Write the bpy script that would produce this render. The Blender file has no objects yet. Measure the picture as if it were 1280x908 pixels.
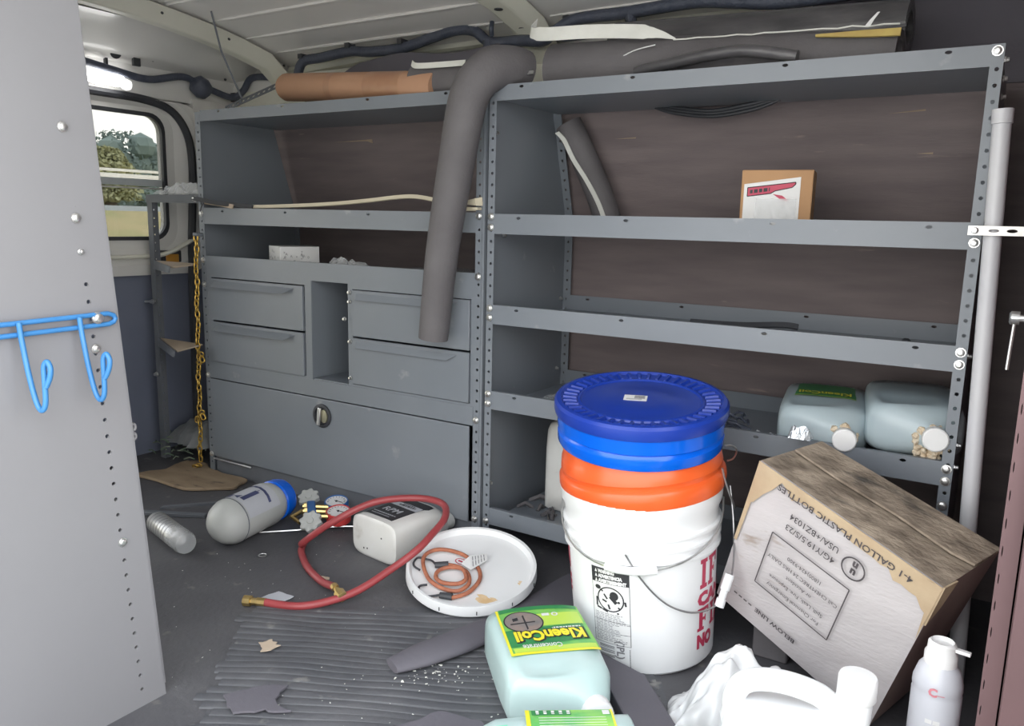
import bpy, bmesh, math, random
from mathutils import Vector, Matrix, noise

random.seed(4)
S = bpy.context.scene
COL = S.collection
V = Vector
PI = math.pi

# ------------------------------------------------------------------ camera, world, exposure
cam_d = bpy.data.cameras.new('camera')
cam = bpy.data.objects.new('camera', cam_d)
COL.objects.link(cam)
F_ = V((-0.51921462, 0.83645871, -0.17536536))
R_ = V((0.84726812, 0.53068072, 0.022687))
U_ = V((-0.11203975, 0.13680206, 0.98424199))
cam.matrix_world = Matrix(((R_.x, U_.x, -F_.x, 1.03927), (R_.y, U_.y, -F_.y, -1.55256), (R_.z, U_.z, -F_.z, 0.79448), (0, 0, 0, 1)))
cam_d.sensor_width = 36.0
cam_d.lens = 36.0 * 1000.6 / 1280.0
cam_d.clip_start = 0.02
S.camera = cam

w = bpy.data.worlds.new('overcast_sky')
S.world = w
w.use_nodes = True
nt = w.node_tree
bg = nt.nodes['Background']
tc = nt.nodes.new('ShaderNodeTexCoord')
sep = nt.nodes.new('ShaderNodeSeparateXYZ')
ramp = nt.nodes.new('ShaderNodeValToRGB')
ramp.color_ramp.elements[0].position = 0.0
ramp.color_ramp.elements[0].color = (1.0, 0.97, 0.90, 1)
ramp.color_ramp.elements[1].position = 0.5
ramp.color_ramp.elements[1].color = (0.92, 0.96, 1.0, 1)
nt.links.new(tc.outputs['Generated'], sep.inputs[0])
nt.links.new(sep.outputs['Z'], ramp.inputs[0])
nt.links.new(ramp.outputs[0], bg.inputs['Color'])
bg.inputs['Strength'].default_value = 4.6

# portal in the side door opening (sampling aid only, gives no light of its own)
pl = bpy.data.lights.new('door_portal', 'AREA')
pl.shape = 'RECTANGLE'
pl.size, pl.size_y = 1.16, 1.26
pl.cycles.is_portal = True
po = bpy.data.objects.new('door_portal', pl)
COL.objects.link(po)
po.location = (0.5, -1.24, 0.65)
po.rotation_euler = (math.radians(90), 0, 0)      # points to +y

vs = S.view_settings
vs.view_transform = 'Standard'
vs.look = 'None'
vs.gamma = 1.0
vs.use_curve_mapping = False
vs.exposure = 0.0
S.cycles.max_bounces = 8
S.cycles.diffuse_bounces = 5
S.cycles.caustics_reflective = False
S.cycles.caustics_refractive = False

# ------------------------------------------------------------------ materials
MATS = {}
def mat(name, col, rough=0.5, metal=0.0, col2=None, scale=8.0, bump=0.0, bscale=60.0, stretch=(1, 1, 1), lo=0.35, hi=0.7,
        spec=0.5, trans=0.0, sub=0.0, emit=None, alpha=1.0, coat=0.0, detail=4.0, third=None, tscale=25.0, tlo=0.62, thi=0.72):
    m = bpy.data.materials.new(name)
    m.use_nodes = True
    t = m.node_tree
    b = t.nodes['Principled BSDF']
    b.inputs['Base Color'].default_value = (*col, 1)
    b.inputs['Roughness'].default_value = rough
    b.inputs['Metallic'].default_value = metal
    b.inputs['Specular IOR Level'].default_value = spec
    b.inputs['Transmission Weight'].default_value = trans
    b.inputs['Coat Weight'].default_value = coat
    b.inputs['Alpha'].default_value = alpha
    if sub:
        b.inputs['Subsurface Weight'].default_value = sub
        b.inputs['Subsurface Radius'].default_value = (0.02, 0.02, 0.02)
    if emit:
        b.inputs['Emission Color'].default_value = (*emit[0], 1)
        b.inputs['Emission Strength'].default_value = emit[1]
    tco = t.nodes.new('ShaderNodeTexCoord')
    mp = t.nodes.new('ShaderNodeMapping')
    mp.inputs['Scale'].default_value = stretch
    t.links.new(tco.outputs['Object'], mp.inputs['Vector'])
    last = None
    if col2 is not None:
        n = t.nodes.new('ShaderNodeTexNoise')
        n.inputs['Scale'].default_value = scale
        n.inputs['Detail'].default_value = detail
        t.links.new(mp.outputs[0], n.inputs['Vector'])
        r = t.nodes.new('ShaderNodeValToRGB')
        r.color_ramp.elements[0].position = lo
        r.color_ramp.elements[0].color = (*col, 1)
        r.color_ramp.elements[1].position = hi
        r.color_ramp.elements[1].color = (*col2, 1)
        t.links.new(n.outputs['Fac'], r.inputs[0])
        last = r.outputs[0]
        if third is not None:
            n3 = t.nodes.new('ShaderNodeTexNoise')
            n3.inputs['Scale'].default_value = tscale
            n3.inputs['Detail'].default_value = 6.0
            t.links.new(mp.outputs[0], n3.inputs['Vector'])
            r3 = t.nodes.new('ShaderNodeValToRGB')
            r3.color_ramp.elements[0].position = tlo
            r3.color_ramp.elements[0].color = (0, 0, 0, 1)
            r3.color_ramp.elements[1].position = thi
            r3.color_ramp.elements[1].color = (1, 1, 1, 1)
            t.links.new(n3.outputs['Fac'], r3.inputs[0])
            mx = t.nodes.new('ShaderNodeMix')
            mx.data_type = 'RGBA'
            t.links.new(r3.outputs[0], mx.inputs['Factor'])
            t.links.new(last, mx.inputs['A'])
            mx.inputs['B'].default_value = (*third, 1)
            last = mx.outputs['Result']
        t.links.new(last, b.inputs['Base Color'])
    if bump:
        n2 = t.nodes.new('ShaderNodeTexNoise')
        n2.inputs['Scale'].default_value = bscale
        n2.inputs['Detail'].default_value = 5.0
        t.links.new(mp.outputs[0], n2.inputs['Vector'])
        bp = t.nodes.new('ShaderNodeBump')
        bp.inputs['Strength'].default_value = bump
        bp.inputs['Distance'].default_value = 0.004
        t.links.new(n2.outputs['Fac'], bp.inputs['Height'])
        t.links.new(bp.outputs[0], b.inputs['Normal'])
    MATS[name] = m
    return m

M_paint = mat('grey_shelf_paint', (0.178, 0.198, 0.226), 0.36, 0.0, (0.205, 0.224, 0.252), 3.0, 0.02, 200, third=(0.32, 0.33, 0.35), tscale=14, tlo=0.70, thi=0.80)
M_paintd = mat('dark_grey_frame_paint', (0.12, 0.13, 0.15), 0.5, 0.0, (0.16, 0.17, 0.19), 8.0)
M_paintlit = mat('grey_shelf_paint_lit', (0.235, 0.233, 0.247), 0.42, 0.0, (0.256, 0.253, 0.267), 2.5, 0.02, 180)  # same paint as the shelves; the door light on it is in this lighter tone
M_ply = mat('dark_plywood', (0.155, 0.127, 0.130), 0.75, 0.0, (0.205, 0.168, 0.168), 4.0, 0.15, 40, (1, 1, 7), third=(0.30, 0.24, 0.22), tscale=9, tlo=0.70, thi=0.80)
M_plyred = mat('red_brown_plywood', (0.125, 0.072, 0.076), 0.65, 0.0, (0.165, 0.095, 0.10), 3.0, 0.1, 40, (1, 6, 1))
M_floor = mat('black_floor_rubber', (0.078, 0.077, 0.085), 0.62, 0.0, (0.105, 0.104, 0.112), 6.0, 0.3, 90, third=(0.20, 0.19, 0.18), tscale=22, tlo=0.66, thi=0.78)
M_mat = mat('ribbed_mat_rubber', (0.075, 0.078, 0.088), 0.6, 0.0, (0.115, 0.116, 0.126), 7.0, 0.25, 120, third=(0.24, 0.235, 0.225), tscale=20, tlo=0.64, thi=0.76)
M_foam = mat('black_foam_rubber', (0.105, 0.098, 0.104), 0.72, 0.0, (0.135, 0.127, 0.133), 10.0, 0.25, 150)
M_foamshine = mat('shiny_black_film', (0.05, 0.048, 0.052), 0.33, 0.0, (0.11, 0.105, 0.11), 9.0, 0.5, 25, (1, 3, 3))
M_sheet = mat('flat_black_sheet', (0.110, 0.104, 0.124), 0.8, 0.0, (0.126, 0.119, 0.139), 6.0, 0.15, 120)
M_body = mat('cream_body_paint', (0.72, 0.71, 0.62), 0.35, 0.0, (0.78, 0.77, 0.68), 5.0, 0.03, 60, coat=0.2)
M_bodyg = mat('grey_white_body_paint', (0.70, 0.69, 0.67), 0.32, 0.0, (0.76, 0.75, 0.73), 4.0, 0.03, 40, coat=0.2)
M_roof = mat('roof_sheet_paint', (0.76, 0.74, 0.73), 0.3, 0.0, (0.82, 0.80, 0.79), 2.0, 0.05, 8, coat=0.2)
M_navy = mat('navy_black_plastic', (0.16, 0.18, 0.25), 0.6, 0.0, (0.185, 0.205, 0.275), 6.0)
M_black = mat('black_plastic', (0.03, 0.032, 0.038), 0.5, 0.0, (0.05, 0.052, 0.06), 12.0)
M_harn = mat('corrugated_black_plastic', (0.055, 0.065, 0.095), 0.5, 0.0, (0.085, 0.095, 0.13), 30.0, 0.6, 160)
M_zinc = mat('zinc_bolt_metal', (0.75, 0.75, 0.74), 0.28, 0.9, (0.62, 0.62, 0.62), 60.0)
M_alu = mat('bright_aluminium', (0.78, 0.77, 0.75), 0.4, 0.5, (0.68, 0.67, 0.65), 40.0)
M_brass = mat('brass', (0.62, 0.46, 0.20), 0.3, 0.9, (0.5, 0.36, 0.15), 50.0)
M_gold = mat('yellow_plated_chain_metal', (0.72, 0.48, 0.12), 0.3, 0.8, (0.5, 0.32, 0.07), 80.0)
M_white = mat('white_plastic', (0.80, 0.81, 0.82), 0.35, 0.0, (0.76, 0.77, 0.78), 6.0, sub=0.0)
M_whited = mat('dirty_white_plastic', (0.74, 0.74, 0.72), 0.4, 0.0, (0.66, 0.65, 0.62), 9.0, third=(0.50, 0.48, 0.44), tscale=18, tlo=0.66, thi=0.8)
M_blue = mat('blue_lid_plastic', (0.008, 0.035, 0.30), 0.3, 0.0, (0.012, 0.045, 0.33), 5.0)
M_blueb = mat('bright_blue_plastic', (0.0, 0.10, 0.62), 0.18, 0.0, (0.0, 0.115, 0.66), 5.0)
M_orange = mat('orange_plastic', (0.74, 0.105, 0.022), 0.28, 0.0, (0.79, 0.13, 0.028), 5.0)
M_rack = mat('blue_vinyl_coating', (0.045, 0.20, 0.47), 0.3, 0.0, (0.055, 0.225, 0.51), 12.0)
M_card = mat('brown_cardboard', (0.46, 0.27, 0.14), 0.85, 0.0, (0.40, 0.23, 0.12), 8.0, 0.1, 100)
M_cardt = mat('tube_cardboard', (0.47, 0.27, 0.17), 0.8, 0.0, (0.42, 0.235, 0.145), 9.0, 0.08, 100)
M_boxw = mat('whitened_cardboard', (0.46, 0.43, 0.435), 0.85, 0.0, (0.55, 0.52, 0.525), 5.0, 0.25, 70, (1, 1, 3), third=(0.30, 0.24, 0.20), tscale=12, tlo=0.66, thi=0.78)
M_boxk = mat('kraft_cardboard_edge', (0.50, 0.39, 0.26), 0.85, 0.0, (0.42, 0.31, 0.20), 14.0, 0.2, 90)
M_boxt = mat('worn_cardboard_top', (0.16, 0.125, 0.095), 0.9, 0.0, (0.38, 0.31, 0.24), 20.0, 0.9, 70, (1.0, 1.5, 1.0), third=(0.085, 0.075, 0.065), tscale=13, tlo=0.58, thi=0.72, lo=0.34, hi=0.64)
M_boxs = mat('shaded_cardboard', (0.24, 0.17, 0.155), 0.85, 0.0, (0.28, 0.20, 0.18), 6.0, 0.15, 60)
M_wood = mat('rough_tan_board', (0.36, 0.27, 0.18), 0.85, 0.0, (0.25, 0.18, 0.12), 7.0, 0.4, 60, (1, 3, 1), third=(0.16, 0.12, 0.085), tscale=14, tlo=0.62, thi=0.72)
M_tan = mat('tan_plywood', (0.52, 0.42, 0.32), 0.75, 0.0, (0.46, 0.37, 0.28), 9.0, 0.1, 80)
M_cream = mat('cream_trim_strip', (0.62, 0.56, 0.43), 0.55, 0.0, (0.56, 0.50, 0.38), 9.0)
M_tape = mat('white_liner_tape', (0.72, 0.72, 0.68), 0.6, 0.0, (0.64, 0.64, 0.60), 20.0, 0.3, 60)
M_paper = mat('white_paper', (0.74, 0.74, 0.74), 0.7, 0.0, (0.69, 0.69, 0.69), 15.0)
M_ink = mat('black_print', (0.025, 0.025, 0.03), 0.6, 0.0, (0.035, 0.035, 0.04), 40.0)
M_inkg = mat('grey_print', (0.20, 0.20, 0.215), 0.6, 0.0, (0.25, 0.25, 0.26), 60.0)
M_inkbox = mat('faded_black_print', (0.05, 0.045, 0.05), 0.7, 0.0, (0.10, 0.085, 0.09), 60.0)
M_red = mat('red_print', (0.44, 0.035, 0.085), 0.5, 0.0, (0.50, 0.05, 0.10), 30.0)
M_pink = mat('pale_red_print', (0.60, 0.20, 0.24), 0.5, 0.0, (0.66, 0.26, 0.30), 30.0)
M_hose = mat('red_hose_rubber', (0.30, 0.045, 0.05), 0.4, 0.0, (0.35, 0.06, 0.066), 18.0)
M_bungee = mat('orange_bungee_fabric', (0.44, 0.16, 0.085), 0.7, 0.0, (0.30, 0.10, 0.06), 60.0, 0.3, 250)
M_gblue = mat('gauge_blue_rubber', (0.02, 0.12, 0.36), 0.4, 0.0, (0.03, 0.14, 0.40), 12.0)
M_gred = mat('gauge_red_rubber', (0.55, 0.05, 0.05), 0.4, 0.0, (0.6, 0.06, 0.06), 12.0)
M_cyl = mat('pale_grey_cylinder_paint', (0.42, 0.43, 0.42), 0.45, 0.0, (0.47, 0.48, 0.47), 7.0)
M_lab = mat('pale_label_paper', (0.50, 0.51, 0.55), 0.55, 0.0, (0.45, 0.46, 0.50), 10.0)
M_green = mat('green_label_print', (0.10, 0.42, 0.12), 0.35, 0.0, (0.30, 0.62, 0.10), 14.0, lo=0.4, hi=0.62)
M_lime = mat('lime_label_print', (0.52, 0.72, 0.10), 0.35, 0.0, (0.45, 0.66, 0.10), 9.0)
M_dgreen = mat('dark_green_label_print', (0.035, 0.22, 0.075), 0.35, 0.0, (0.05, 0.28, 0.09), 14.0)
M_yel = mat('yellow_label_print', (0.82, 0.74, 0.04), 0.35, 0.0, (0.80, 0.70, 0.05), 14.0)
M_jug = mat('translucent_green_plastic', (0.43, 0.57, 0.56), 0.3, 0.0, (0.49, 0.62, 0.61), 4.0, sub=0.3)
M_jugg = mat('green_tinted_plastic', (0.16, 0.62, 0.44), 0.3, 0.0, (0.22, 0.68, 0.50), 5.0, sub=0.2)
M_jugb = mat('pale_blue_jug_plastic', (0.38, 0.46, 0.50), 0.3, 0.0, (0.46, 0.54, 0.57), 6.0, sub=0.15)
M_jugw = mat('milky_jug_plastic', (0.78, 0.80, 0.81), 0.35, 0.0, (0.82, 0.83, 0.84), 5.0, sub=0.25)
M_cap = mat('white_cap_plastic', (0.82, 0.82, 0.82), 0.35, 0.0, (0.78, 0.78, 0.78), 20.0)
M_cruft = mat('crusty_tan_foam', (0.60, 0.47, 0.32), 0.9, 0.0, (0.68, 0.60, 0.48), 60.0, 0.9, 160)
M_bag = mat('milky_plastic_film', (0.88, 0.89, 0.90), 0.2, 0.0, (0.84, 0.855, 0.875), 12.0, 0.3, 25, alpha=0.72)
M_clear = mat('clear_plastic_film', (0.70, 0.72, 0.74), 0.12, 0.0, (0.80, 0.82, 0.84), 20.0, 0.9, 40, alpha=0.35)
M_foil = mat('crumpled_silver_film', (0.62, 0.66, 0.70), 0.22, 0.6, (0.80, 0.83, 0.86), 30.0, 0.8, 60)
M_pvc = mat('white_pvc', (0.62, 0.62, 0.64), 0.35, 0.0, (0.56, 0.56, 0.60), 5.0)
M_can = mat('white_can_paint', (0.56, 0.57, 0.62), 0.35, 0.0, (0.60, 0.61, 0.66), 8.0)
M_silver = mat('silver_can_metal', (0.40, 0.40, 0.40), 0.35, 0.5, (0.50, 0.50, 0.50), 14.0, third=(0.30, 0.30, 0.30), tscale=60)
M_amber = mat('amber_reflector', (0.50, 0.22, 0.03), 0.3, 0.0, (0.55, 0.28, 0.05), 20.0)
M_stain = mat('rust_brown_stain', (0.62, 0.42, 0.22), 0.6, 0.0, (0.74, 0.62, 0.44), 40.0)
M_lamp = mat('lamp_diffuser', (0.9, 0.9, 0.9), 0.4, emit=((1.0, 0.99, 0.96), 7.0), col2=(0.92, 0.92, 0.92), scale=20)
M_bounce = mat('bright_bounce_ground', (0.50, 0.49, 0.47), 0.9, 0.0, (0.58, 0.57, 0.54), 3.0, 0.2, 30)  # outside ground, pale as concrete, set bright to bounce daylight onto the roof
M_grass = mat('dry_grass', (0.40, 0.33, 0.17), 0.95, 0.0, (0.28, 0.28, 0.12), 1.2, 0.5, 20)
M_leaf = mat('tree_leaf_green', (0.16, 0.215, 0.205), 0.8, 0.0, (0.25, 0.31, 0.28), 1.2, 0.6, 6)
M_leafy = mat('tree_leaf_yellow', (0.46, 0.44, 0.24), 0.8, 0.0, (0.33, 0.35, 0.21), 1.5, 0.6, 6)
M_rail = mat('white_painted_rail', (0.85, 0.80, 0.70), 0.5, 0.0, (0.9, 0.86, 0.78), 3.0)
M_barr = mat('grey_fence_paint', (0.40, 0.43, 0.45), 0.6, 0.0, (0.46, 0.49, 0.50), 3.0)
M_bark = mat('tree_bark', (0.10, 0.08, 0.06), 0.9, 0.0, (0.15, 0.12, 0.09), 12.0, 0.5, 30)

# tinted window glass
M_glass = bpy.data.materials.new('tinted_window_glass')
M_glass.use_nodes = True
t = M_glass.node_tree
t.nodes.clear()
o_ = t.nodes.new('ShaderNodeOutputMaterial')
tr = t.nodes.new('ShaderNodeBsdfTransparent')
gl = t.nodes.new('ShaderNodeBsdfGlossy')
gl.inputs['Roughness'].default_value = 0.05
mxs = t.nodes.new('ShaderNodeMixShader')
mxs.inputs[0].default_value = 0.06
tn = t.nodes.new('ShaderNodeTexNoise')
tn.inputs['Scale'].default_value = 6.0
tr_r = t.nodes.new('ShaderNodeValToRGB')
tr_r.color_ramp.elements[0].color = (0.50, 0.505, 0.50, 1)
tr_r.color_ramp.elements[1].color = (0.54, 0.545, 0.54, 1)
t.links.new(tn.outputs['Fac'], tr_r.inputs[0])
t.links.new(tr_r.outputs[0], tr.inputs['Color'])
t.links.new(tr.outputs[0], mxs.inputs[1])
t.links.new(gl.outputs[0], mxs.inputs[2])
t.links.new(mxs.outputs[0], o_.inputs['Surface'])

# ------------------------------------------------------------------ mesh helpers
def basis(d, up=V((0, 0, 1))):
    d = V(d).normalized()
    if abs(d.dot(up)) > 0.98:
        up = V((0, 1, 0))
    x = up.cross(d).normalized()
    y = d.cross(x).normalized()
    return x, y, d

def frame(o, z, xhint=None):
    """4x4 with local z along `z`, local x close to xhint."""
    z = V(z).normalized()
    if xhint is None:
        x, y, _ = basis(z)
    else:
        xh = V(xhint)
        x = (xh - z * xh.dot(z)).normalized()
        y = z.cross(x)
    return Matrix(((x.x, y.x, z.x, o[0]), (x.y, y.y, z.y, o[1]), (x.z, y.z, z.z, o[2]), (0, 0, 0, 1)))

def spline(pts, k=6, closed=False):
    p = [V(a) for a in pts]
    n = len(p)
    out = []
    rng = n if closed else n - 1
    for i in range(rng):
        if closed:
            a, b, c, d = p[(i - 1) % n], p[i], p[(i + 1) % n], p[(i + 2) % n]
        else:
            a, b, c, d = p[max(i - 1, 0)], p[i], p[i + 1], p[min(i + 2, n - 1)]
        for j in range(k):
            u = j / k
            out.append(0.5 * ((2 * b) + (c - a) * u + (2 * a - 5 * b + 4 * c - d) * u * u + (3 * b - a - 3 * c + d) * u ** 3))
    if not closed:
        out.append(p[-1])
    return out

class MB:
    def __init__(self):
        self.v, self.f = [], []
    def add(self, vs, fs, M=None):
        o = len(self.v)
        self.v += [(M @ V(a)) if M is not None else V(a) for a in vs]
        self.f += [tuple(i + o for i in f) for f in fs]
        return self
    def box(self, x0, x1, y0, y1, z0, z1, M=None):
        return self.add([(x0, y0, z0), (x1, y0, z0), (x1, y1, z0), (x0, y1, z0), (x0, y0, z1), (x1, y0, z1), (x1, y1, z1), (x0, y1, z1)],
                        [(0, 3, 2, 1), (4, 5, 6, 7), (0, 1, 5, 4), (1, 2, 6, 5), (2, 3, 7, 6), (3, 0, 4, 7)], M)
    def hexa(self, c):           # 8 corners: bottom loop, top loop
        return self.add(c, [(0, 3, 2, 1), (4, 5, 6, 7), (0, 1, 5, 4), (1, 2, 6, 5), (2, 3, 7, 6), (3, 0, 4, 7)])
    def prism(self, loop, off):  # closed polygon (3D) extruded by vector
        n = len(loop)
        off = V(off)
        vs = [V(a) for a in loop] + [V(a) + off for a in loop]
        fs = [tuple(range(n))[::-1], tuple(range(n, 2 * n))] + [(i, (i + 1) % n, n + (i + 1) % n, n + i) for i in range(n)]
        return self.add(vs, fs)
    def rings(self, rings, cap0=True, cap1=True, closed=False):
        n = len(rings[0])
        vs = [p for r in rings for p in r]
        fs = []
        m = len(rings)
        for i in range(m if closed else m - 1):
            a, b = i * n, ((i + 1) % m) * n
            for j in range(n):
                k = (j + 1) % n
                fs.append((a + j, a + k, b + k, b + j))
        if not closed:
            if cap0: fs.append(tuple(range(n))[::-1])
            if cap1: fs.append(tuple(range((m - 1) * n, m * n)))
        return self.add(vs, fs)
    def tube(self, pts, r, n=10, closed=False, cap=True, flat=1.0, up=V((0, 0, 1))):
        p = [V(a) for a in pts]
        m = len(p)
        rr = r if isinstance(r, (list, tuple)) else [r] * m
        rings = []
        x = None
        for i in range(m):
            if closed:
                d = p[(i + 1) % m] - p[i - 1]
            else:
                d = p[min(i + 1, m - 1)] - p[max(i - 1, 0)]
            d.normalize()
            if x is None:
                x, y, _ = basis(d, up)
            else:
                x = (x - d * x.dot(d)).normalized()
                y = d.cross(x)
            rings.append([p[i] + x * (math.cos(2 * PI * j / n) * rr[i]) + y * (math.sin(2 * PI * j / n) * rr[i] * flat) for j in range(n)])
        return self.rings(rings, cap, cap, closed)
    def lathe(self, prof, n=32, M=None, cap0=True, cap1=True):
        rings = []
        for r, z in prof:
            rings.append([V((r * math.cos(2 * PI * j / n), r * math.sin(2 * PI * j / n), z)) for j in range(n)])
        if M is not None:
            rings = [[M @ p for p in q] for q in rings]
        return self.rings(rings, cap0, cap1)
    def grid(self, fn, nu, nv, thick=None):
        P = [[V(fn(i / nu, j / nv)) for j in range(nv + 1)] for i in range(nu + 1)]
        vs = [p for r in P for p in r]
        fs = [(i * (nv + 1) + j, (i + 1) * (nv + 1) + j, (i + 1) * (nv + 1) + j + 1, i * (nv + 1) + j + 1) for i in range(nu) for j in range(nv)]
        return self.add(vs, fs)
    def ribbon(self, pts, side, w, th=0.0015):
        p = [V(a) for a in pts]
        rings = []
        for i in range(len(p)):
            s = V(side[i] if isinstance(side, list) else side).normalized()
            d = (p[min(i + 1, len(p) - 1)] - p[max(i - 1, 0)]).normalized()
            nn = d.cross(s).normalized()
            ww = w[i] if isinstance(w, list) else w
            rings.append([p[i] - s * ww / 2 - nn * th / 2, p[i] + s * ww / 2 - nn * th / 2, p[i] + s * ww / 2 + nn * th / 2, p[i] - s * ww / 2 + nn * th / 2])
        return self.rings(rings)
    def holes(self, P, L, W, hs, th, k=8):
        """perforated strip; P(u,v,w)->3D; hs = [(u,v,ru,rv)] sorted in u; w runs 0 (front) .. th (back)"""
        cuts = [0.0] + [(hs[i][0] + hs[i + 1][0]) / 2 for i in range(len(hs) - 1)] + [L]
        for i, (hu, hv, ru, rv) in enumerate(hs):
            u0, u1 = cuts[i], cuts[i + 1]
            angs = [2 * PI * j / k for j in range(k)]
            for cu, cv in ((u0, 0), (u1, 0), (u1, W), (u0, W)):
                angs.append(math.atan2(cv - hv, cu - hu) % (2 * PI))
            angs = sorted(set(round(a, 6) for a in angs))
            n = len(angs)
            inn, out = [], []
            for a in angs:
                c, s = math.cos(a), math.sin(a)
                inn.append((hu + ru * c, hv + rv * s))
                tt = 1e9
                if c > 1e-9: tt = min(tt, (u1 - hu) / c)
                if c < -1e-9: tt = min(tt, (u0 - hu) / c)
                if s > 1e-9: tt = min(tt, (W - hv) / s)
                if s < -1e-9: tt = min(tt, (0 - hv) / s)
                out.append((hu + tt * c, hv + tt * s))
            vs = [P(u, v, 0) for u, v in inn] + [P(u, v, 0) for u, v in out] + [P(u, v, th) for u, v in inn] + [P(u, v, th) for u, v in out]
            fs = []
            for j in range(n):
                q = (j + 1) % n
                fs += [(j, q, n + q, n + j), (2 * n + j, 3 * n + j, 3 * n + q, 2 * n + q), (j, 2 * n + j, 2 * n + q, q)]
            self.add(vs, fs)
        for v in (0, W):
            self.add([P(0, v, 0), P(L, v, 0), P(L, v, th), P(0, v, th)], [(0, 1, 2, 3)])
        return self

def link_mesh(name, me, m, parent=None, loc=(0, 0, 0)):
    o = bpy.data.objects.new(name, me)
    COL.objects.link(o)
    if m is not None and not me.materials:
        me.materials.append(m)
    o.parent = parent
    o.location = loc
    return o

WL = {}
def build(name, mb, m, parent=None, smooth=30, bevel=0.0, seg=2, origin=None, merge=False):
    """world-space vertices -> one mesh object, origin at the parent's place (or at its own base)"""
    if parent is not None:
        o0 = WL[parent.name]
    elif origin is not None:
        o0 = V(origin)
    else:
        xs = [p.x for p in mb.v]; ys = [p.y for p in mb.v]; zs = [p.z for p in mb.v]
        o0 = V(((min(xs) + max(xs)) / 2, (min(ys) + max(ys)) / 2, min(zs)))
    me = bpy.data.meshes.new(name)
    me.from_pydata([tuple(p - o0) for p in mb.v], [], mb.f)
    bm = bmesh.new()
    bm.from_mesh(me)
    if merge:
        bmesh.ops.remove_doubles(bm, verts=bm.verts, dist=1e-5)
    bmesh.ops.recalc_face_normals(bm, faces=bm.faces)
    bm.to_mesh(me)
    bm.free()
    if smooth:
        me.shade_smooth()
        me.set_sharp_from_angle(angle=math.radians(smooth))
    o = link_mesh(name, me, m, parent, (0, 0, 0) if parent is not None else o0)
    WL[o.name] = o0
    if bevel:
        b = o.modifiers.new('bevel', 'BEVEL')
        b.width = bevel
        b.segments = seg
        b.limit_method = 'ANGLE'
        b.angle_limit = math.radians(40)
    return o

def thing(name, label, cat, loc=(0, 0, 0), group=None):
    o = bpy.data.objects.new(name, None)
    COL.objects.link(o)
    o.empty_display_size = 0.05
    o.location = loc
    WL[o.name] = V(loc)
    o['label'] = label
    o['category'] = cat
    if group: o['group'] = group
    return o

def tag(o, label, cat, group=None):
    o['label'] = label
    o['category'] = cat
    if group: o['group'] = group
    return o

def struct(name, mb, m, parent=None, **k):
    o = build(name, mb, m, parent, **k)
    if parent is None:
        o['kind'] = 'structure'
    return o

def copies(src_mesh, name, m, parent, places):
    """parts that share one mesh; places = world 4x4"""
    p0 = WL[parent.name]
    for M in places:
        o = bpy.data.objects.new(name, src_mesh)
        COL.objects.link(o)
        o.parent = parent
        o.matrix_local = Matrix.Translation(-p0) @ M
        WL[o.name] = M.translation.copy()

def raw_mesh(name, mb, m, smooth=30):
    me = bpy.data.meshes.new(name)
    me.from_pydata([tuple(p) for p in mb.v], [], mb.f)
    bm = bmesh.new(); bm.from_mesh(me)
    bmesh.ops.recalc_face_normals(bm, faces=bm.faces)
    bm.to_mesh(me); bm.free()
    me.shade_smooth(); me.set_sharp_from_angle(angle=math.radians(smooth))
    me.materials.append(m)
    return me

def text_verts(s, size=1.0, bold=0.0, align='LEFT', res=2, spacing=1.0):
    cu = bpy.data.curves.new('lettering', 'FONT')
    cu.body = s
    cu.size = size
    cu.align_x = align
    cu.resolution_u = res
    cu.space_character = spacing
    cu.offset = bold
    ob = bpy.data.objects.new('lettering', cu)
    me = ob.to_mesh()
    vs = [v.co.copy() for v in me.vertices]
    fs = [tuple(p.vertices) for p in me.polygons]
    ob.to_mesh_clear()
    bpy.data.objects.remove(ob)
    bpy.data.curves.remove(cu)
    return vs, fs

def put_text(mb, s, fn, size, at=(0, 0), bold=0.0, align='LEFT', width=None, spacing=1.0, mirror=False):
    """lay lettering on a surface: fn(a,b)->3D"""
    vs, fs = text_verts(s, size, bold, align, spacing=spacing)
    if not vs:
        return
    sx = 1.0
    if width:
        xs = [v.x for v in vs]
        sx = width / max(1e-6, max(xs) - min(xs))
    mb.add([fn(at[0] + v.x * sx, at[1] + v.y) for v in vs], fs)

def put_dashes(mb, fn, a0, b0, length, h, seed=1, gap=0.35):
    # print too small to read in the photograph: short unequal bars
    rd = random.Random(seed)
    a = a0
    while a < a0 + length:
        d = h * rd.uniform(0.5, 1.5)
        mb.add([fn(a, b0), fn(min(a + d, a0 + length), b0), fn(min(a + d, a0 + length), b0 + h), fn(a, b0 + h)], [(0, 1, 2, 3)])
        a += d + h * gap

def slab_letter(mb, ch, fn, a, b, w, h, st):
    def q(x0, x1, y0, y1):
        mb.grid(lambda u, v: fn(a + w * (x0 + (x1 - x0) * u), b + h * (y0 + (y1 - y0) * v)), 2, 2)
    if ch == 'I':
        q(0.5 - st, 0.5 + st, 0, 1); q(0.1, 0.9, 0, 0.14); q(0.1, 0.9, 0.86, 1)
    elif ch == 'F':
        q(0.14, 0.14 + 2 * st, 0, 1); q(0.0, 0.58, 0, 0.14); q(0.0, 1.0, 0.86, 1); q(0.85, 1.0, 0.68, 0.86); q(0.2, 0.72, 0.44, 0.57); q(0.62, 0.72, 0.36, 0.65)

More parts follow.
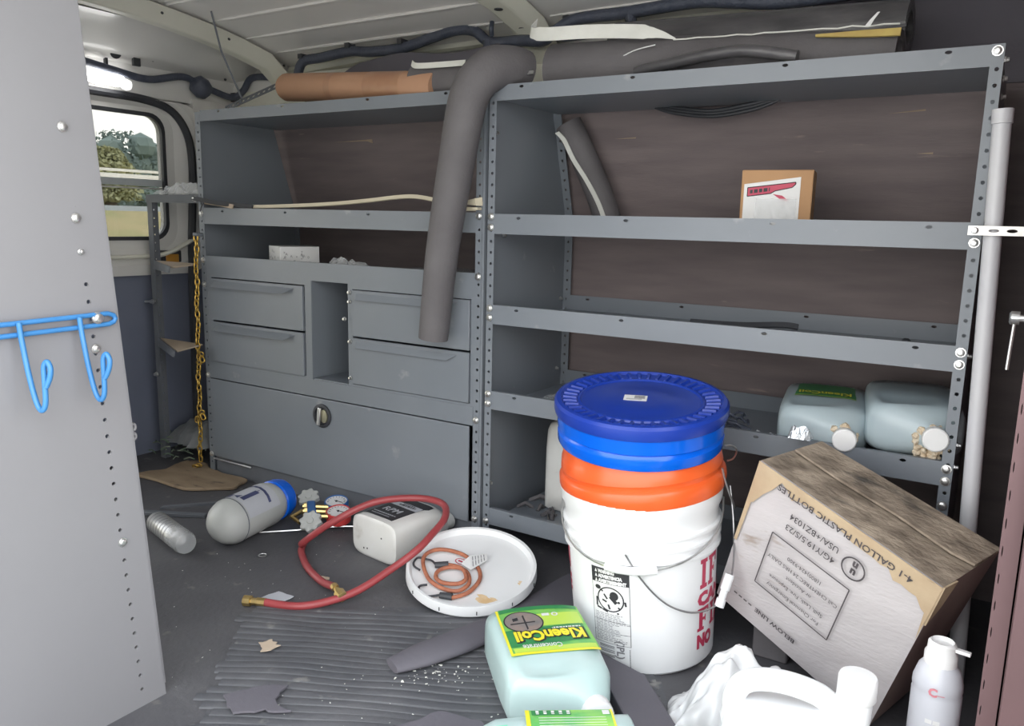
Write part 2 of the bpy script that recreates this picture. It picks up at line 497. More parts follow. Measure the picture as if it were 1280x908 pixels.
# shared bolt
bm_ = MB()
bm_.lathe([(0.0085, 0), (0.0085, 0.0016), (0.0066, 0.0017), (0.0062, 0.0048), (0.0050, 0.0056), (0.0018, 0.0058)], 10)
BOLT = raw_mesh('bolt', bm_, M_zinc, 40)
bm_ = MB()
bm_.lathe([(0.0055, 0), (0.0055, 0.002), (0.004, 0.0028), (0.0035, 0.007), (0.001, 0.0074)], 8)
STUD = raw_mesh('screw', bm_, M_zinc, 40)
def facing(p, d, s=1.0):
    return frame(p, d) @ Matrix.Diagonal((s, s, s, 1))

# ================================================================== STRUCTURE: the van body
struct('floor', MB().box(-1.75, 1.25, -1.22, 0.44, -0.06, 0.0), M_floor)
struct('ground', MB().box(-40, 30, -30, 40, -0.62, -0.56), M_bounce)

# back wall: plywood lining that leans in above the fourth shelf
mb = MB()
prof = [(0.385, 0.0), (0.385, 0.80), (0.335, 0.97), (0.310, 1.075)]
mb.rings([[V((-1.12, y, z)), V((1.20, y, z)), V((1.20, y + 0.03, z)), V((-1.12, y + 0.03, z))] for y, z in prof])
struct('wall_back', mb, M_ply, smooth=0)
wb = bpy.data.objects['wall_back']
M_gouge = mat('bare_wood_gouge', (0.36, 0.28, 0.20), 0.8, 0.0, (0.30, 0.23, 0.17), 40)
for x0, x1, z0, z1, h in ((-0.79, -0.64, 1.020, 1.022, 0.0025), (-0.66, -0.635, 1.021, 1.019, 0.006), (0.16, 0.215, 1.000, 1.001, 0.0016), (0.78, 0.85, 1.030, 1.034, 0.0018), (0.84, 0.87, 0.95, 0.95, 0.002)):
    yy = lambda z: 0.335 - (z - 0.97) / 0.105 * 0.025 if z > 0.97 else 0.385 - (z - 0.80) / 0.17 * 0.05
    build('gouge', MB().prism([(x0, yy(z0) - 0.0015, z0), (x1, yy(z1) - 0.0015, z1 - h), (x1, yy(z1) - 0.0015, z1 + h)], (0, 0.003, 0)), M_gouge, wb, smooth=0)
# sheet-metal body side above the lining, with the rail where it meets the roof
mb = MB()
prof = [(0.312, 1.076), (0.36, 1.16), (0.385, 1.25)]
mb.rings([[V((-1.30, y, z)), V((0.62, y, z)), V((0.62, y + 0.03, z)), V((-1.30, y + 0.03, z))] for y, z in prof])
wu = struct('wall_back_upper', mb, M_body, smooth=0)
mb = MB()
for x, z, a, b in ((-0.545, 1.236, 0.022, 0.018), (-0.50, 1.208, 0.03, 0.022), (-0.44, 1.215, 0.014, 0.014), (-0.30, 1.24, 0.012, 0.016), (-0.62, 1.20, 0.012, 0.012)):
    y = 0.36 + (z - 1.16) / 0.09 * 0.025
    mb.box(x - a / 2, x + a / 2, y - 0.004, y + 0.002, z - b / 2, z + b / 2)
build('access_hole', mb, M_black, wu)
mb = MB()
prof = [(0.310, 1.076), (0.345, 1.16), (0.375, 1.30)]
mb.rings([[V((0.60, y, z)), V((1.20, y, z)), V((1.20, y + 0.03, z)), V((0.60, y + 0.03, z))] for y, z in prof])
struct('trim_1', mb, M_sheet, smooth=0)
mb = MB()
mb.tube([(-1.06, 0.41, 1.262), (-0.6, 0.40, 1.285), (-0.2, 0.395, 1.287), (0.62, 0.395, 1.282)], 0.022, 8, flat=0.8)
struct('trim_2', mb, M_body)

mb = MB()
mb.box(-1.75, 1.25, 0.435, 0.47, -0.06, 1.44)
mb.box(-1.50, -1.42, -1.25, 0.47, 1.13, 1.44)
struct('wall_leak_closure', mb, M_bodyg, smooth=0)  # boxes added outside the lining to stop daylight leaking in
# roof skin, ribs, bows
mb = MB()
mb.grid(lambda u, v: (-1.06 + 2.30 * u, -1.25 + 1.66 * v, 1.372 - 0.095 * max(0, (v - 0.55) / 0.45) ** 2 - 0.02 * (abs(u - 0.45)) ** 2), 24, 20)
mb.grid(lambda u, v: (-1.06 + 2.30 * u, -1.25 + 1.66 * v, 1.40 - 0.095 * max(0, (v - 0.55) / 0.45) ** 2 - 0.02 * (abs(u - 0.45)) ** 2), 24, 20)
mb.box(-1.75, 1.25, -1.25, 0.44, 1.405, 1.44)
struct('ceiling', mb, M_roof, smooth=40)
def roofz(x, y):
    v = (y + 1.25) / 1.66
    u = (x + 1.06) / 2.30
    return 1.372 - 0.095 * max(0, (v - 0.55) / 0.45) ** 2 - 0.02 * (abs(u - 0.45)) ** 2
k = 3
for y in (0.30, 0.19, 0.06, -0.08, -0.24):
    for x0, x1 in ((-1.02, -0.16), (-0.02, 1.15)):
        mb = MB()
        pts = [V((x0 + (x1 - x0) * i / 8, y, roofz(x0 + (x1 - x0) * i / 8, y) - 0.001)) for i in range(9)]
        mb.tube(pts, [0.004] + [0.011] * 7 + [0.004], 8, flat=0.45, up=V((0, 0, 1)))
        struct('trim_%d' % k, mb, M_roof)
        k += 1
def bow(name, x, z0, wdt, dep, m):
    mb = MB()
    rings = []
    for i in range(15):
        y = -1.2 + 1.60 * i / 14
        z = roofz(x, y) - 0.004
        drop = 0.06 * max(0, (y - 0.25) / 0.15) ** 2 if y > 0.25 else 0
        z -= drop
        h = wdt / 2
        rings.append([V((x - h - 0.02, y, z)), V((x - h * 0.75, y, z - dep)), V((x + h * 0.75, y, z - dep)), V((x + h + 0.02, y, z))])
    mb.rings(rings)
    return struct(name, mb, m, smooth=25, bevel=0.004)
b1 = bow('trim_20', -0.085, 0, 0.075, 0.030, M_body)
mb = MB()
for y, a in ((0.33, .012), (0.27, .009), (0.16, 0.011), (0.05, .009), (-0.05, 0.011)):
    mb.lathe([(a, 0), (a, 0.002)], 10, frame((-0.085, y, roofz(-0.085, y) - 0.0365), (0, 0, 1)))
build('access_hole', mb, M_black, b1)
b2 = bow('trim_21', -1.06, 0, 0.05, 0.045, M_body)
mb = MB()
for y in (-0.30, -0.10, 0.12, 0.33):
    mb.lathe([(0.004, 0), (0.004, 0.003)], 8, frame((-1.014, y, roofz(-1.06, y) - 0.028), (1, 0, 0.6)))
build('access_hole', mb, M_black, b2)

# rear wall (header over the rear doors, corner post) and the rear door itself
XR = -1.30
mb = MB()
mb.box(-1.75, -1.06, -1.22, 0.44, 1.335, 1.372)                 # roof rear of the last bow
hd = [(-1.08, 1.315), (-1.17, 1.30), (-1.22, 1.26), (-1.30, 1.235), (-1.33, 1.15)]
mb.rings([[V((x, -1.22, z)), V((x, 0.44, z)), V((x - 0.05, 0.44, z + 0.03)), V((x - 0.05, -1.22, z + 0.03))] for x, z in hd])
mb.box(-1.42, -1.36, -1.22, 0.44, 1.12, 1.36)
struct('wall_rear', mb, M_bodyg, smooth=35)
mb = MB()
mb.box(-1.40, -1.11, 0.385, 0.44, 0.0, 1.30)                     # body side beyond the shelves
mb.box(-1.44, -1.36, 0.20, 0.44, 0.60, 1.16)
struct('wall_back_rear', mb, M_bodyg)
# rear door: window opening y -0.42..0.16, z .735...1.075
door = build('door_1', MB().box(-1.372, -1.352, -0.50, 0.36, -0.02, 0.62), M_navy, smooth=0)
door['kind'] = 'structure'
def rrect(cy, cz, hy, hz, r, n=6):
    out = []
    for sy, sz, a0 in ((1, 1, 0), (-1, 1, 90), (-1, -1, 180), (1, -1, 270)):
        for i in range(n + 1):
            a = math.radians(a0 + 90 * i / n)
            out.append((cy + sy * (hy - r) + r * math.cos(a), cz + sz * (hz - r) + r * math.sin(a)))
    return out
def frame_ring(mb, outer, inner, x0, x1):
    n = len(outer)
    rings = [[V((x0, y, z)) for y, z in outer], [V((x0, y, z)) for y, z in inner], [V((x1, y, z)) for y, z in inner], [V((x1, y, z)) for y, z in outer]]
    vs = [p for r in rings for p in r]
    fs = []
    for i in range(4):
        a, b = i * n, ((i + 1) % 4) * n
        for j in range(n):
            q = (j + 1) % n
            fs.append((a + j, a + q, b + q, b + j))
    mb.add(vs, fs)
win = rrect(-0.150, 0.905, 0.262, 0.192, 0.05)
wout = rrect(-0.07, 0.87, 0.34, 0.275, 0.10)
mb = MB()
frame_ring(mb, wout, win, -1.375, -1.345)
mid = rrect(-0.138, 0.897, 0.290, 0.222, 0.07)
n = len(mid)
mb.add([V((-1.345, y, z)) for y, z in mid] + [V((-1.318, y, z)) for y, z in rrect(-0.110, 0.885, 0.330, 0.258, 0.10)], [(j, (j + 1) % n, n + (j + 1) % n, n + j) for j in range(n)])
mb.add([V((-1.318, y, z)) for y, z in rrect(-0.110, 0.885, 0.330, 0.258, 0.10)] + [V((-1.322, y, z)) for y, z in wout], [(j, (j + 1) % n, n + (j + 1) % n, n + j) for j in range(n)])
build('door_skin', mb, M_bodyg, door, smooth=40)
mb = MB()
frame_ring(mb, rrect(-0.150, 0.905, 0.270, 0.200, 0.055), rrect(-0.150, 0.905, 0.258, 0.188, 0.05), -1.352, -1.340)
build('window_gasket', mb, M_black, door)
mb = MB()
loop = rrect(-0.150, 0.905, 0.262, 0.192, 0.05)
mb.prism([(-1.362, y, z) for y, z in loop], (0.004, 0, 0))
gw = build('window_1', mb, M_glass, door, smooth=0)
mb = MB()
mb.box(-1.3625, -1.354, -0.40, 0.108, 0.876, 0.898)
build('window_slider_rail', mb, M_barr, door)
build('bright_bead', MB().box(-1.356, -1.351, -0.40, 0.108, 0.867, 0.872), M_alu, door)
mb = MB()
mb.tube(spline([(-1.314, -0.35, 0.655), (-1.314, 0.0, 0.655), (-1.314, 0.10, 0.668), (-1.312, 0.18, 0.705)], 5), 0.012, 8, flat=0.6)
build('door_ledge', mb, M_body, door)
mb = MB()
mb.tube(spline([(-1.33, -0.50, 1.148), (-1.33, -0.12, 1.145), (-1.33, 0.04, 1.142), (-1.325, 0.135, 1.118), (-1.32, 0.187, 1.05), (-1.315, 0.198, 0.95), (-1.315, 0.190, 0.80), (-1.315, 0.178, 0.60), (-1.315, 0.170, 0.05)], 6), 0.013, 8)
struct('trim_22', mb, M_black)
# side walls out of view that shut the cargo space
struct('wall_front', MB().box(1.083, 1.11, -0.52, 0.42, 0.0, 1.36), M_plyred)
struct('wall_cab', MB().box(1.225, 1.25, -1.25, 0.44, 0.0, 0.50), M_bodyg)  # unseen wall added at the cab end, cut low to let daylight in
struct('wall_side', MB().box(-1.75, -0.14, -1.25, -1.22, 0.0, 1.40), M_bodyg)  # unseen near side wall, put in to block outside light
# flange (folded pillar) at the front edge of the door opening
mb = MB()
Lf = 1.36
hs = [(0.02 + i * 0.034, 0.003, 0.007, 0.0007) for i in range(39)]
mb.holes(lambda u, v, w_: V((1.0605 + v, -0.50 + w_, u)), Lf, 0.022, hs, 0.003, 6)
mb.box(1.0805, 1.084, -0.50, -0.46, 0, Lf)
struct('trim_23', mb, M_plyred)

# ================================================================== OUTSIDE, through the rear window
mb = MB().grid(lambda u, v: (-3.6 - 30 * u, -6 + 36 * v, -0.55 + 1.42 * min(1, max(0, (u - 0.07) / 0.19)) + 0.06 * noise.noise(V((u * 30, v * 30, 0)))), 60, 40)
struct('field', mb, M_grass, smooth=80)
mb = MB()
rings = []
for i in range(161):
    v = i / 160
    x, y = -19.0 - 0.9 * math.sin(v * 17), -4 + 32 * v
    h = 2.25 + 0.35 * noise.noise(V((v * 30, 0.2, 0))) + 0.22 * noise.noise(V((v * 90, 0.7, 0)))
    rings.append([V((x, y, 0.4)), V((x + 0.15, y, 0.6 * h)), V((x - 0.2, y, h * 0.95)), V((x - 0.7, y, h)), V((x - 1.3, y, h * 0.85)), V((x - 1.5, y, 0.4))])
mb.rings(rings)
struct('hedge_horizon', mb, M_leaf, smooth=80)
def tree(x, y, h, rad, m, label, base=0.55):
    tr = thing('tree', label, 'tree', (x, y, -0.56), 'trees beyond the rear window')
    build('trunk', MB().tube([(x, y, -0.5), (x + 0.05, y, h * 0.5)], [0.16, 0.1], 8), M_bark, tr)
    mb = MB()
    rnd = random.Random(int(x * 10 + y * 100))
    for i in range(26):                                   # dense inner crown
        an, q = rnd.uniform(0, 2 * PI), rnd.random() ** 0.5
        zz = rnd.random()
        c = V((x + 0.75 * q * rad * math.cos(an) * (1.05 - 0.5 * zz), y + 0.75 * q * rad * math.sin(an) * (1.05 - 0.5 * zz), base + (h - base) * 0.86 * zz))
        r = rad * rnd.uniform(0.16, 0.26)
        mb.rings([[c + V((q2 * math.cos(2 * PI * k_ / 7), q2 * math.sin(2 * PI * k_ / 7), z)) * r for k_ in range(7)] for q2, z in ((0.05, -1), (0.8, -0.6), (1, 0), (0.8, 0.6), (0.05, 1))])
    for i in range(2600):                                  # leaf sprays
        an, q = rnd.uniform(0, 2 * PI), rnd.random() ** 0.4
        zz = rnd.random()
        lump = 1 + 0.28 * noise.noise(V((math.cos(an) * 2 + x, math.sin(an) * 2 + y, zz * 3)))
        wd = (1.1 - 0.75 * zz ** 2) * lump
        c = V((x + q * rad * math.cos(an) * wd, y + q * rad * math.sin(an) * wd, base + (h - base) * zz * (0.85 + 0.15 * lump)))
        a_ = V((rnd.uniform(-1, 1), rnd.uniform(-1, 1), rnd.uniform(-1, 1))).normalized()
        b_2 = a_.cross(V((rnd.uniform(-1, 1), rnd.uniform(-1, 1), rnd.uniform(-1, 1)))).normalized()
        r = rnd.uniform(0.025, 0.065)
        mb.add([c - a_ * r, c + b_2 * r * 0.6, c + a_ * r, c - b_2 * r * 0.6], [(0, 1, 2, 3)])
    build('foliage', mb, m, tr, smooth=0)['kind'] = 'stuff'
tree(-15.0, 7.4, 2.50, 1.2, M_leaf, 'dark green tree behind the rear window, beside the grey panel')
tree(-12.8, 6.98, 1.90, 0.50, M_leafy, 'low yellowing tree in the middle of the rear window', 1.0)
tree(-16.0, 9.4, 2.50, 1.3, M_leaf, 'dark green tree behind the right part of the rear window')
tree(-16.0, 12.4, 2.6, 1.3, M_leaf, 'dark green tree farthest to the right outside')
tree(-15.5, 4.6, 2.9, 1.3, M_leaf, 'tall dark tree outside hidden mostly by the grey panel')
fr = thing('barrier', 'white double-rail barrier outside the rear window', 'fence', (-5, 2.4, -0.56))
for z0, z1 in ((1.105, 1.125), (1.038, 1.088)):
    build('rail', MB().box(-5.03, -4.99, 0.6, 4.6, z0, z1), M_rail, fr)
build('board', MB().box(-5.05, -5.02, 0.6, 4.6, 0.80, 0.84), M_barr, fr)
for y in (0.9, 2.9, 4.4):
    build('post', MB().box(-5.12, -5.06, y - 0.04, y + 0.04, -0.56, 1.10), M_rail, fr)

# ================================================================== RIGHT SHELVING UNIT
POSTW, TH = 0.0185, 0.0025
def post_front(mb, x0, wdt, z1, first=0.035):
    hs = []
    z = first
    while z < z1 - 0.012:
        hs.append((z, wdt * 0.55, 0.0034, 0.0034)); z += 0.0254
    mb.holes(lambda u, v, w_: V((x0 + v, -0.003 + w_, u)), z1, wdt, hs, TH, 8)
def bolts(parent, lst, d=(0, -1, 0), mesh=None, s=1.0, name='bolt'):
    copies(mesh or BOLT, name, M_zinc, parent, [facing(p, d, s) for p in lst])

UR = thing('shelving_unit', 'tall open grey steel shelving unit with five shelves behind the buckets', 'shelf', (0.49, 0.18, 0.0))
Z1 = 1.09
def side_loop(x, y1=0.372, y2=0.286):
    return [(x, 0.0, 0.0), (x, y1, 0.0), (x, y1, 0.80), (x, y2, 1.066), (x, 0.0, 1.066)]
build('side_panel', MB().prism(side_loop(0.0035), (0.003, 0, 0)), M_paint, UR, smooth=0)
build('side_panel', MB().prism(side_loop(0.9835), (0.003, 0, 0)), M_paint, UR, smooth=0)
mb = MB(); post_front(mb, 0.003, POSTW, 1.086); build('post', mb, M_paint, UR, smooth=0)
mb = MB(); post_front(mb, 0.968, 0.019, 1.09); build('post', mb, M_paint, UR, smooth=0)
# rear posts follow the lining
for x0 in (0.0065, 0.960):
    mb = MB()
    hs = [(0.03 + 0.0254 * i, 0.011, 0.0032, 0.0032) for i in range(30)]
    mb.holes(lambda u, v, w_: V((x0 + v, 0.366 + w_, u)), 0.80, 0.022, hs, TH, 8)
    hs = [(0.03 + 0.0254 * i, 0.011, 0.0032, 0.0032) for i in range(9)]
    mb.holes(lambda u, v, w_: V((x0 + v, 0.366 - 0.086 * u / 0.28 + w_, 0.80 + 0.266 * u / 0.28)), 0.28, 0.022, hs, TH, 8)
    build('post', mb, M_paint, UR, smooth=0)
def tray(parent, x0, x1, zt, lip, depth, slots, rail_w, backlip=True, m=M_paint, name='shelf'):
    zs = zt - lip + 0.004
    s = build(name, MB().box(x0, x1, 0.0, depth, zs, zs + 0.0025), m, parent, smooth=0)
    mb = MB()
    hs = [(sx - x0, lip * 0.80, 0.0055, 0.0030) for sx in slots]
    mb.holes(lambda u, v, w_: V((x0 + u, -0.0025 + w_, zt - lip + v)), x1 - x0, lip, hs, 0.002, 10)
    mb.box(x0, x1, -0.0005, 0.008, zt - 0.0015, zt)
    build('front_rail', mb, m, s, smooth=0)
    if backlip:
        mb = MB()
        hs = [(sx - x0, lip * 0.72, 0.0055, 0.0030) for sx in slots]
        mb.holes(lambda u, v, w_: V((x0 + u, depth - 0.003 + w_, zs + v)), x1 - x0, lip - 0.004, hs, 0.002, 10)
        build('rear_lip', mb, m, s, smooth=0)
    return s
SL = (0.085, 0.346, 0.645, 0.907)
tray(UR, 0.0215, 0.968, 1.0895, 0.034, 0.283, SL, 0, False)
tray(UR, 0.0215, 0.968, 0.8085, 0.045, 0.362, SL, 0)
tray(UR, 0.0215, 0.968, 0.6005, 0.045, 0.362, SL, 0)
tray(UR, 0.0215, 0.968, 0.3955, 0.044, 0.362, SL, 0)
tray(UR, 0.0215, 0.968, 0.1055, 0.042, 0.362, SL, 0)
bl = [(0.0125, -0.0035, z) for z in (1.077, 0.802, 0.778, 0.592, 0.570, 0.388, 0.365, 0.071)]
bl += [(0.977, -0.0035, z) for z in (1.079, 0.775, 0.590, 0.569, 0.383, 0.361, 0.316)]
bolts(UR, bl)
bolts(UR, [(0.9865, y, z) for y, z in ((0.03, 1.07), (0.06, 1.045), (0.09, 1.02), (0.03, 0.58), (0.03, 0.38), (0.03, 0.42))], (1, 0, 0), STUD, name='screw')
bolts(UR, [(0.0065, y, z) for y, z in ((0.35, 0.59), (0.35, 0.80), (0.34, 0.40), (0.02, 0.99), (0.02, 0.16), (0.06, 0.76))], (1, 0, 0), STUD, name='screw')

# ================================================================== LEFT SHELVING UNIT (drawers below)
UL = thing('drawer_shelving_unit', 'grey steel shelving unit with four drawers and a hinged bottom panel', 'cabinet', (-0.52, 0.18, 0.0))
def xoff(loop, dx):
    return [(a + dx, b, c) for a, b, c in loop]
build('side_panel', MB().prism(side_loop(-1.0235), (0.003, 0, 0)), M_paint, UL, smooth=0)
build('side_panel', MB().prism(side_loop(-0.0125), (0.003, 0, 0)), M_paint, UL, smooth=0)
mb = MB(); post_front(mb, -1.024, 0.022, 1.082); build('post', mb, M_paint, UL, smooth=0)
mb = MB(); post_front(mb, -0.030, 0.018, 1.082); build('post', mb, M_paint, UL, smooth=0)
build('edge_flange', MB().box(-0.0095, -0.0035, -0.006, 0.02, 0.02, 1.06), M_paint, UL, smooth=0)
for x0 in (-1.0205,):
    mb = MB()
    hs = [(0.03 + 0.0254 * i, 0.011, 0.0032, 0.0032) for i in range(30)]
    mb.holes(lambda u, v, w_: V((x0 + v, 0.366 + w_, u)), 0.80, 0.022, hs, TH, 8)
    build('post', mb, M_paint, UL, smooth=0)
LSL = (-0.92, -0.661, -0.36, -0.12)
tray(UL, -1.002, -0.030, 1.086, 0.030, 0.283, LSL, 0, False)
tray(UL, -1.002, -0.030, 0.811, 0.047, 0.362, LSL, 0)
wt = build('worktop', MB().box(-1.002, -0.030, 0.0, 0.362, 0.640, 0.643), M_paint, UL, smooth=0)
mb = MB().box(-1.002, -0.030, -0.0025, 0.0, 0.622, 0.671)
mb.box(-1.002, -0.030, 0.0, 0.008, 0.669, 0.671)
build('front_rail', mb, M_paint, wt, smooth=0)
build('back_panel', MB().box(-1.018, -0.014, 0.3625, 0.3655, 0.06, 0.643), M_paintd, UL, smooth=0)
# drawer bank frames, cubby, drawers
mb = MB()
for x0, x1 in ((-1.002, -0.980), (-0.593, -0.568), (-0.434, -0.418), (-0.040, -0.030)):
    mb.box(x0, x1, -0.0025, 0.001, 0.345, 0.622)
for x0, x1 in ((-0.980, -0.593), (-0.418, -0.040)):
    mb.box(x0, x1, -0.0025, 0.001, 0.609, 0.622)
    mb.box(x0, x1, -0.0025, 0.001, 0.345, 0.356)
mb.box(-1.002, -0.030, -0.004, 0.001, 0.303, 0.350)
build('drawer_frame', mb, M_paint, UL, smooth=0)
mb = MB()
mb.box(-0.570, -0.567, 0.0, 0.33, 0.352, 0.622)
mb.box(-0.436, -0.433, 0.0, 0.33, 0.352, 0.622)
mb.box(-0.570, -0.433, 0.327, 0.33, 0.352, 0.622)
mb.box(-0.570, -0.433, 0.0, 0.33, 0.350, 0.3535)
build('cubby', mb, M_paint, UL, smooth=0)
for x0, x1, z0, z1, px0, px1 in ((-0.978, -0.597, 0.482, 0.606, -0.962, -0.628), (-0.978, -0.597, 0.356, 0.477, -0.962, -0.628),
                                 (-0.416, -0.042, 0.486, 0.607, -0.400, -0.075), (-0.416, -0.042, 0.358, 0.481, -0.400, -0.075)):
    mb = MB()
    mb.box(x0, x1, -0.008, 0.001, z0, z1)
    mb.box(x0 + 0.01, x1 - 0.01, 0.001, 0.30, z0 + 0.01, z1 - 0.03)
    d = build('drawer', mb, M_paint, UL, smooth=0, bevel=0.0012, seg=1)
    mb = MB()
    zt = z1 - 0.004
    out = 0.020 if x0 < -0.9 else 0.010
    mb.hexa([(px0, -0.008, zt - 0.004), (px1, -0.008, zt - 0.004), (px1, -0.006, zt - 0.002), (px0, -0.006, zt - 0.002),
             (px0 + 0.004, -0.008 - out, zt - 0.020), (px1 - 0.028, -0.008 - out, zt - 0.020), (px1 - 0.028, -0.006 - out, zt - 0.018), (px0 + 0.004, -0.006 - out, zt - 0.018)])
    build('drawer_pull', mb, M_paint, d, smooth=0)
# bottom flap with its latch, kick plate
bp_ = build('bottom_flap', MB().box(-1.000, -0.040, -0.0055, 0.0, 0.056, 0.300), M_paint, UL, smooth=0, bevel=0.002, seg=2)
mb = MB()
Ml = frame((-0.531, -0.0055, 0.253), (0, -1, 0), (1, 0, 0))
mb.lathe([(0.033, 0), (0.033, 0.004), (0.030, 0.006), (0.026, 0.006), (0.024, 0.001), (0.001, 0.001)], 28, Ml)
la = build('latch', mb, M_black, bp_, smooth=35)
mb = MB()
mb.lathe([(0.019, 0.001), (0.0185, 0.005), (0.010, 0.006), (0.001, 0.006)], 20, Ml @ Matrix.Translation((0.008, 0, 0)) @ Matrix.Diagonal((0.72, 1, 1, 1)))
o = build('latch_plate', mb, mat('dull_brass_latch', (0.42, 0.40, 0.28), 0.35, 0.6, (0.36, 0.34, 0.25), 30), bp_, smooth=40)
mb = MB()
mb.box(-0.006, 0.006, -0.026, 0.024, 0.006, 0.012, Ml @ Matrix.Translation((-0.005, 0, 0)) @ Matrix.Rotation(math.radians(-6), 4, 'Z'))
build('latch_lever', mb, M_zinc, bp_, bevel=0.002)
build('kick_plate', MB().box(-1.002, -0.030, 0.004, 0.008, 0.0, 0.055), M_paintd, UL, smooth=0)
build('hinge_rod', MB().tube([(-1.000, -0.006, 0.048), (-0.83, -0.006, 0.048)], 0.0025, 6), M_zinc, UL)
bolts(UL, [(-0.021, -0.0035, z) for z in (0.803, 0.663, 0.318, 0.068)] + [(-1.012, -0.0035, z) for z in (0.794, 0.658, 0.586, 0.31, 0.06)])
bolts(UL, [(-0.426, -0.0035, z) for z in (0.600, 0.575, 0.470, 0.372)] + [(-0.436, -0.012, 0.53)], mesh=STUD, name='screw')

# ================================================================== NEAR GREY END PANEL with rack
PX = -0.087
EP = thing('end_panel', 'large pale grey perforated steel end panel close on the left', 'panel', (PX, -1.05, 0.0))
def edge_y(z):
    return -0.813 - 0.0690 * z
hs = [(0.030 + 0.0254 * i, 0.055, 0.0033, 0.0033) for i in range(27)]
hs = [h for h in hs]
L_ = 1.078
mb = MB()
hs2 = hs + [(0.80, 0.055, 0.0004, 0.0004), (0.96, 0.055, 0.0004, 0.0004)]
mb.holes(lambda u, v, w_: V((PX - w_, edge_y(u) - 0.095 + v, u)), L_, 0.095, hs2, 0.003, 8)
mb.hexa([(PX - 0.003, -1.24, 0), (PX, -1.24, 0), (PX, edge_y(0) - 0.095, 0), (PX - 0.003, edge_y(0) - 0.095, 0),
         (PX - 0.003, -1.24, L_), (PX, -1.24, L_), (PX, edge_y(L_) - 0.095, L_), (PX - 0.003, edge_y(L_) - 0.095, L_)])
build('panel_sheet', mb, M_paintlit, EP, smooth=0, merge=True)
mb = MB()
mb.hexa([(PX - 0.035, edge_y(0.03) - 0.001, 0.02), (PX, edge_y(0.03) - 0.001, 0.02), (PX, edge_y(0.03) + 0.003, 0.02), (PX - 0.035, edge_y(0.03) + 0.003, 0.02),
         (PX - 0.035, edge_y(L_) - 0.001, L_), (PX, edge_y(L_) - 0.001, L_), (PX, edge_y(L_) + 0.003, L_), (PX - 0.035, edge_y(L_) + 0.003, L_)])
build('front_flange', mb, M_paintlit, EP, smooth=0, bevel=0.001)
mb = MB()
mb.box(PX - 0.30, PX + 0.004, -1.24, -0.889, 1.080, 1.092)
mb.tube([(PX + 0.003, -1.0, 1.094), (PX + 0.003, -0.893, 1.090)], 0.006, 8)
build('top_shelf_edge', mb, M_body, EP, smooth=30)
bolts(EP, [(PX, -0.919, 0.907), (PX, -0.909, 0.784), (PX, -0.893, 0.596), (PX, -0.872, 0.289)], (1, 0, 0), s=0.85)
bolts(EP, [(PX, -0.906, 0.737)], (1, 0, 0), STUD, s=0.8, name='screw')

HR = thing('hook_rack', 'bright blue vinyl-coated wire hook rack bolted to the grey end panel', 'hook rack', (PX, -1.05, 0.64))
mb = MB()
x = PX + 0.008
pts = [(x, -1.30, 0.640)] + [(x, -1.2, 0.6415), (x, -1.1, 0.643), (x, -1.0, 0.6445), (x, -0.90, 0.6465), (x, -0.876, 0.647)]
pts += [(x, -0.868, 0.644), (x, -0.865, 0.639), (x, -0.868, 0.634), (x, -0.876, 0.6315)]
pts += [(x, -0.90, 0.631), (x, -1.0, 0.629), (x, -1.1, 0.627), (x, -1.30, 0.624)]
mb.tube(pts, 0.0036, 10)
build('rail_loop', mb, M_rack, HR, smooth=60)
for y0 in (-1.004, -0.922):
    mb = MB()
    pts = spline([(x + 0.006, y0, 0.646), (x + 0.008, y0 + 0.001, 0.620), (x + 0.015, y0 + 0.003, 0.575), (x + 0.024, y0 + 0.005, 0.540), (x + 0.034, y0 + 0.006, 0.529),
                  (x + 0.043, y0 + 0.007, 0.540), (x + 0.045, y0 + 0.007, 0.570), (x + 0.046, y0 + 0.007, 0.590), (x + 0.051, y0 + 0.009, 0.597), (x + 0.056, y0 + 0.010, 0.588), (x + 0.054, y0 + 0.009, 0.575), (x + 0.048, y0 + 0.007, 0.563)], 5)
    mb.tube(pts, 0.0036, 10)
    build('hook', mb, M_rack, HR, smooth=60)
copies(BOLT, 'bolt', M_zinc, HR, [facing((PX + 0.009, -0.893, 0.642), (1, 0, 0), 1.05)])

# two eyelets behind the panel edge
EY = thing('eyelet_bracket', 'two small grey ring eyelets sticking out behind the end panel edge', 'bracket', (-0.10, -0.84, 0.44))
for z in (0.464, 0.449):
    mb = MB()
    ring = [(PX - 0.010, -0.8385 + 0.0055 * math.cos(a), z + 0.0055 * math.sin(a)) for a in [2 * PI * i / 16 for i in range(16)]]
    mb.tube(ring, 0.0026, 8, closed=True)
    build('ring', mb, M_paintlit, EY, smooth=60)
build('mount_plate', MB().box(PX - 0.012, PX - 0.008, -0.852, -0.842, 0.440, 0.474), M_paintlit, EY, smooth=0)

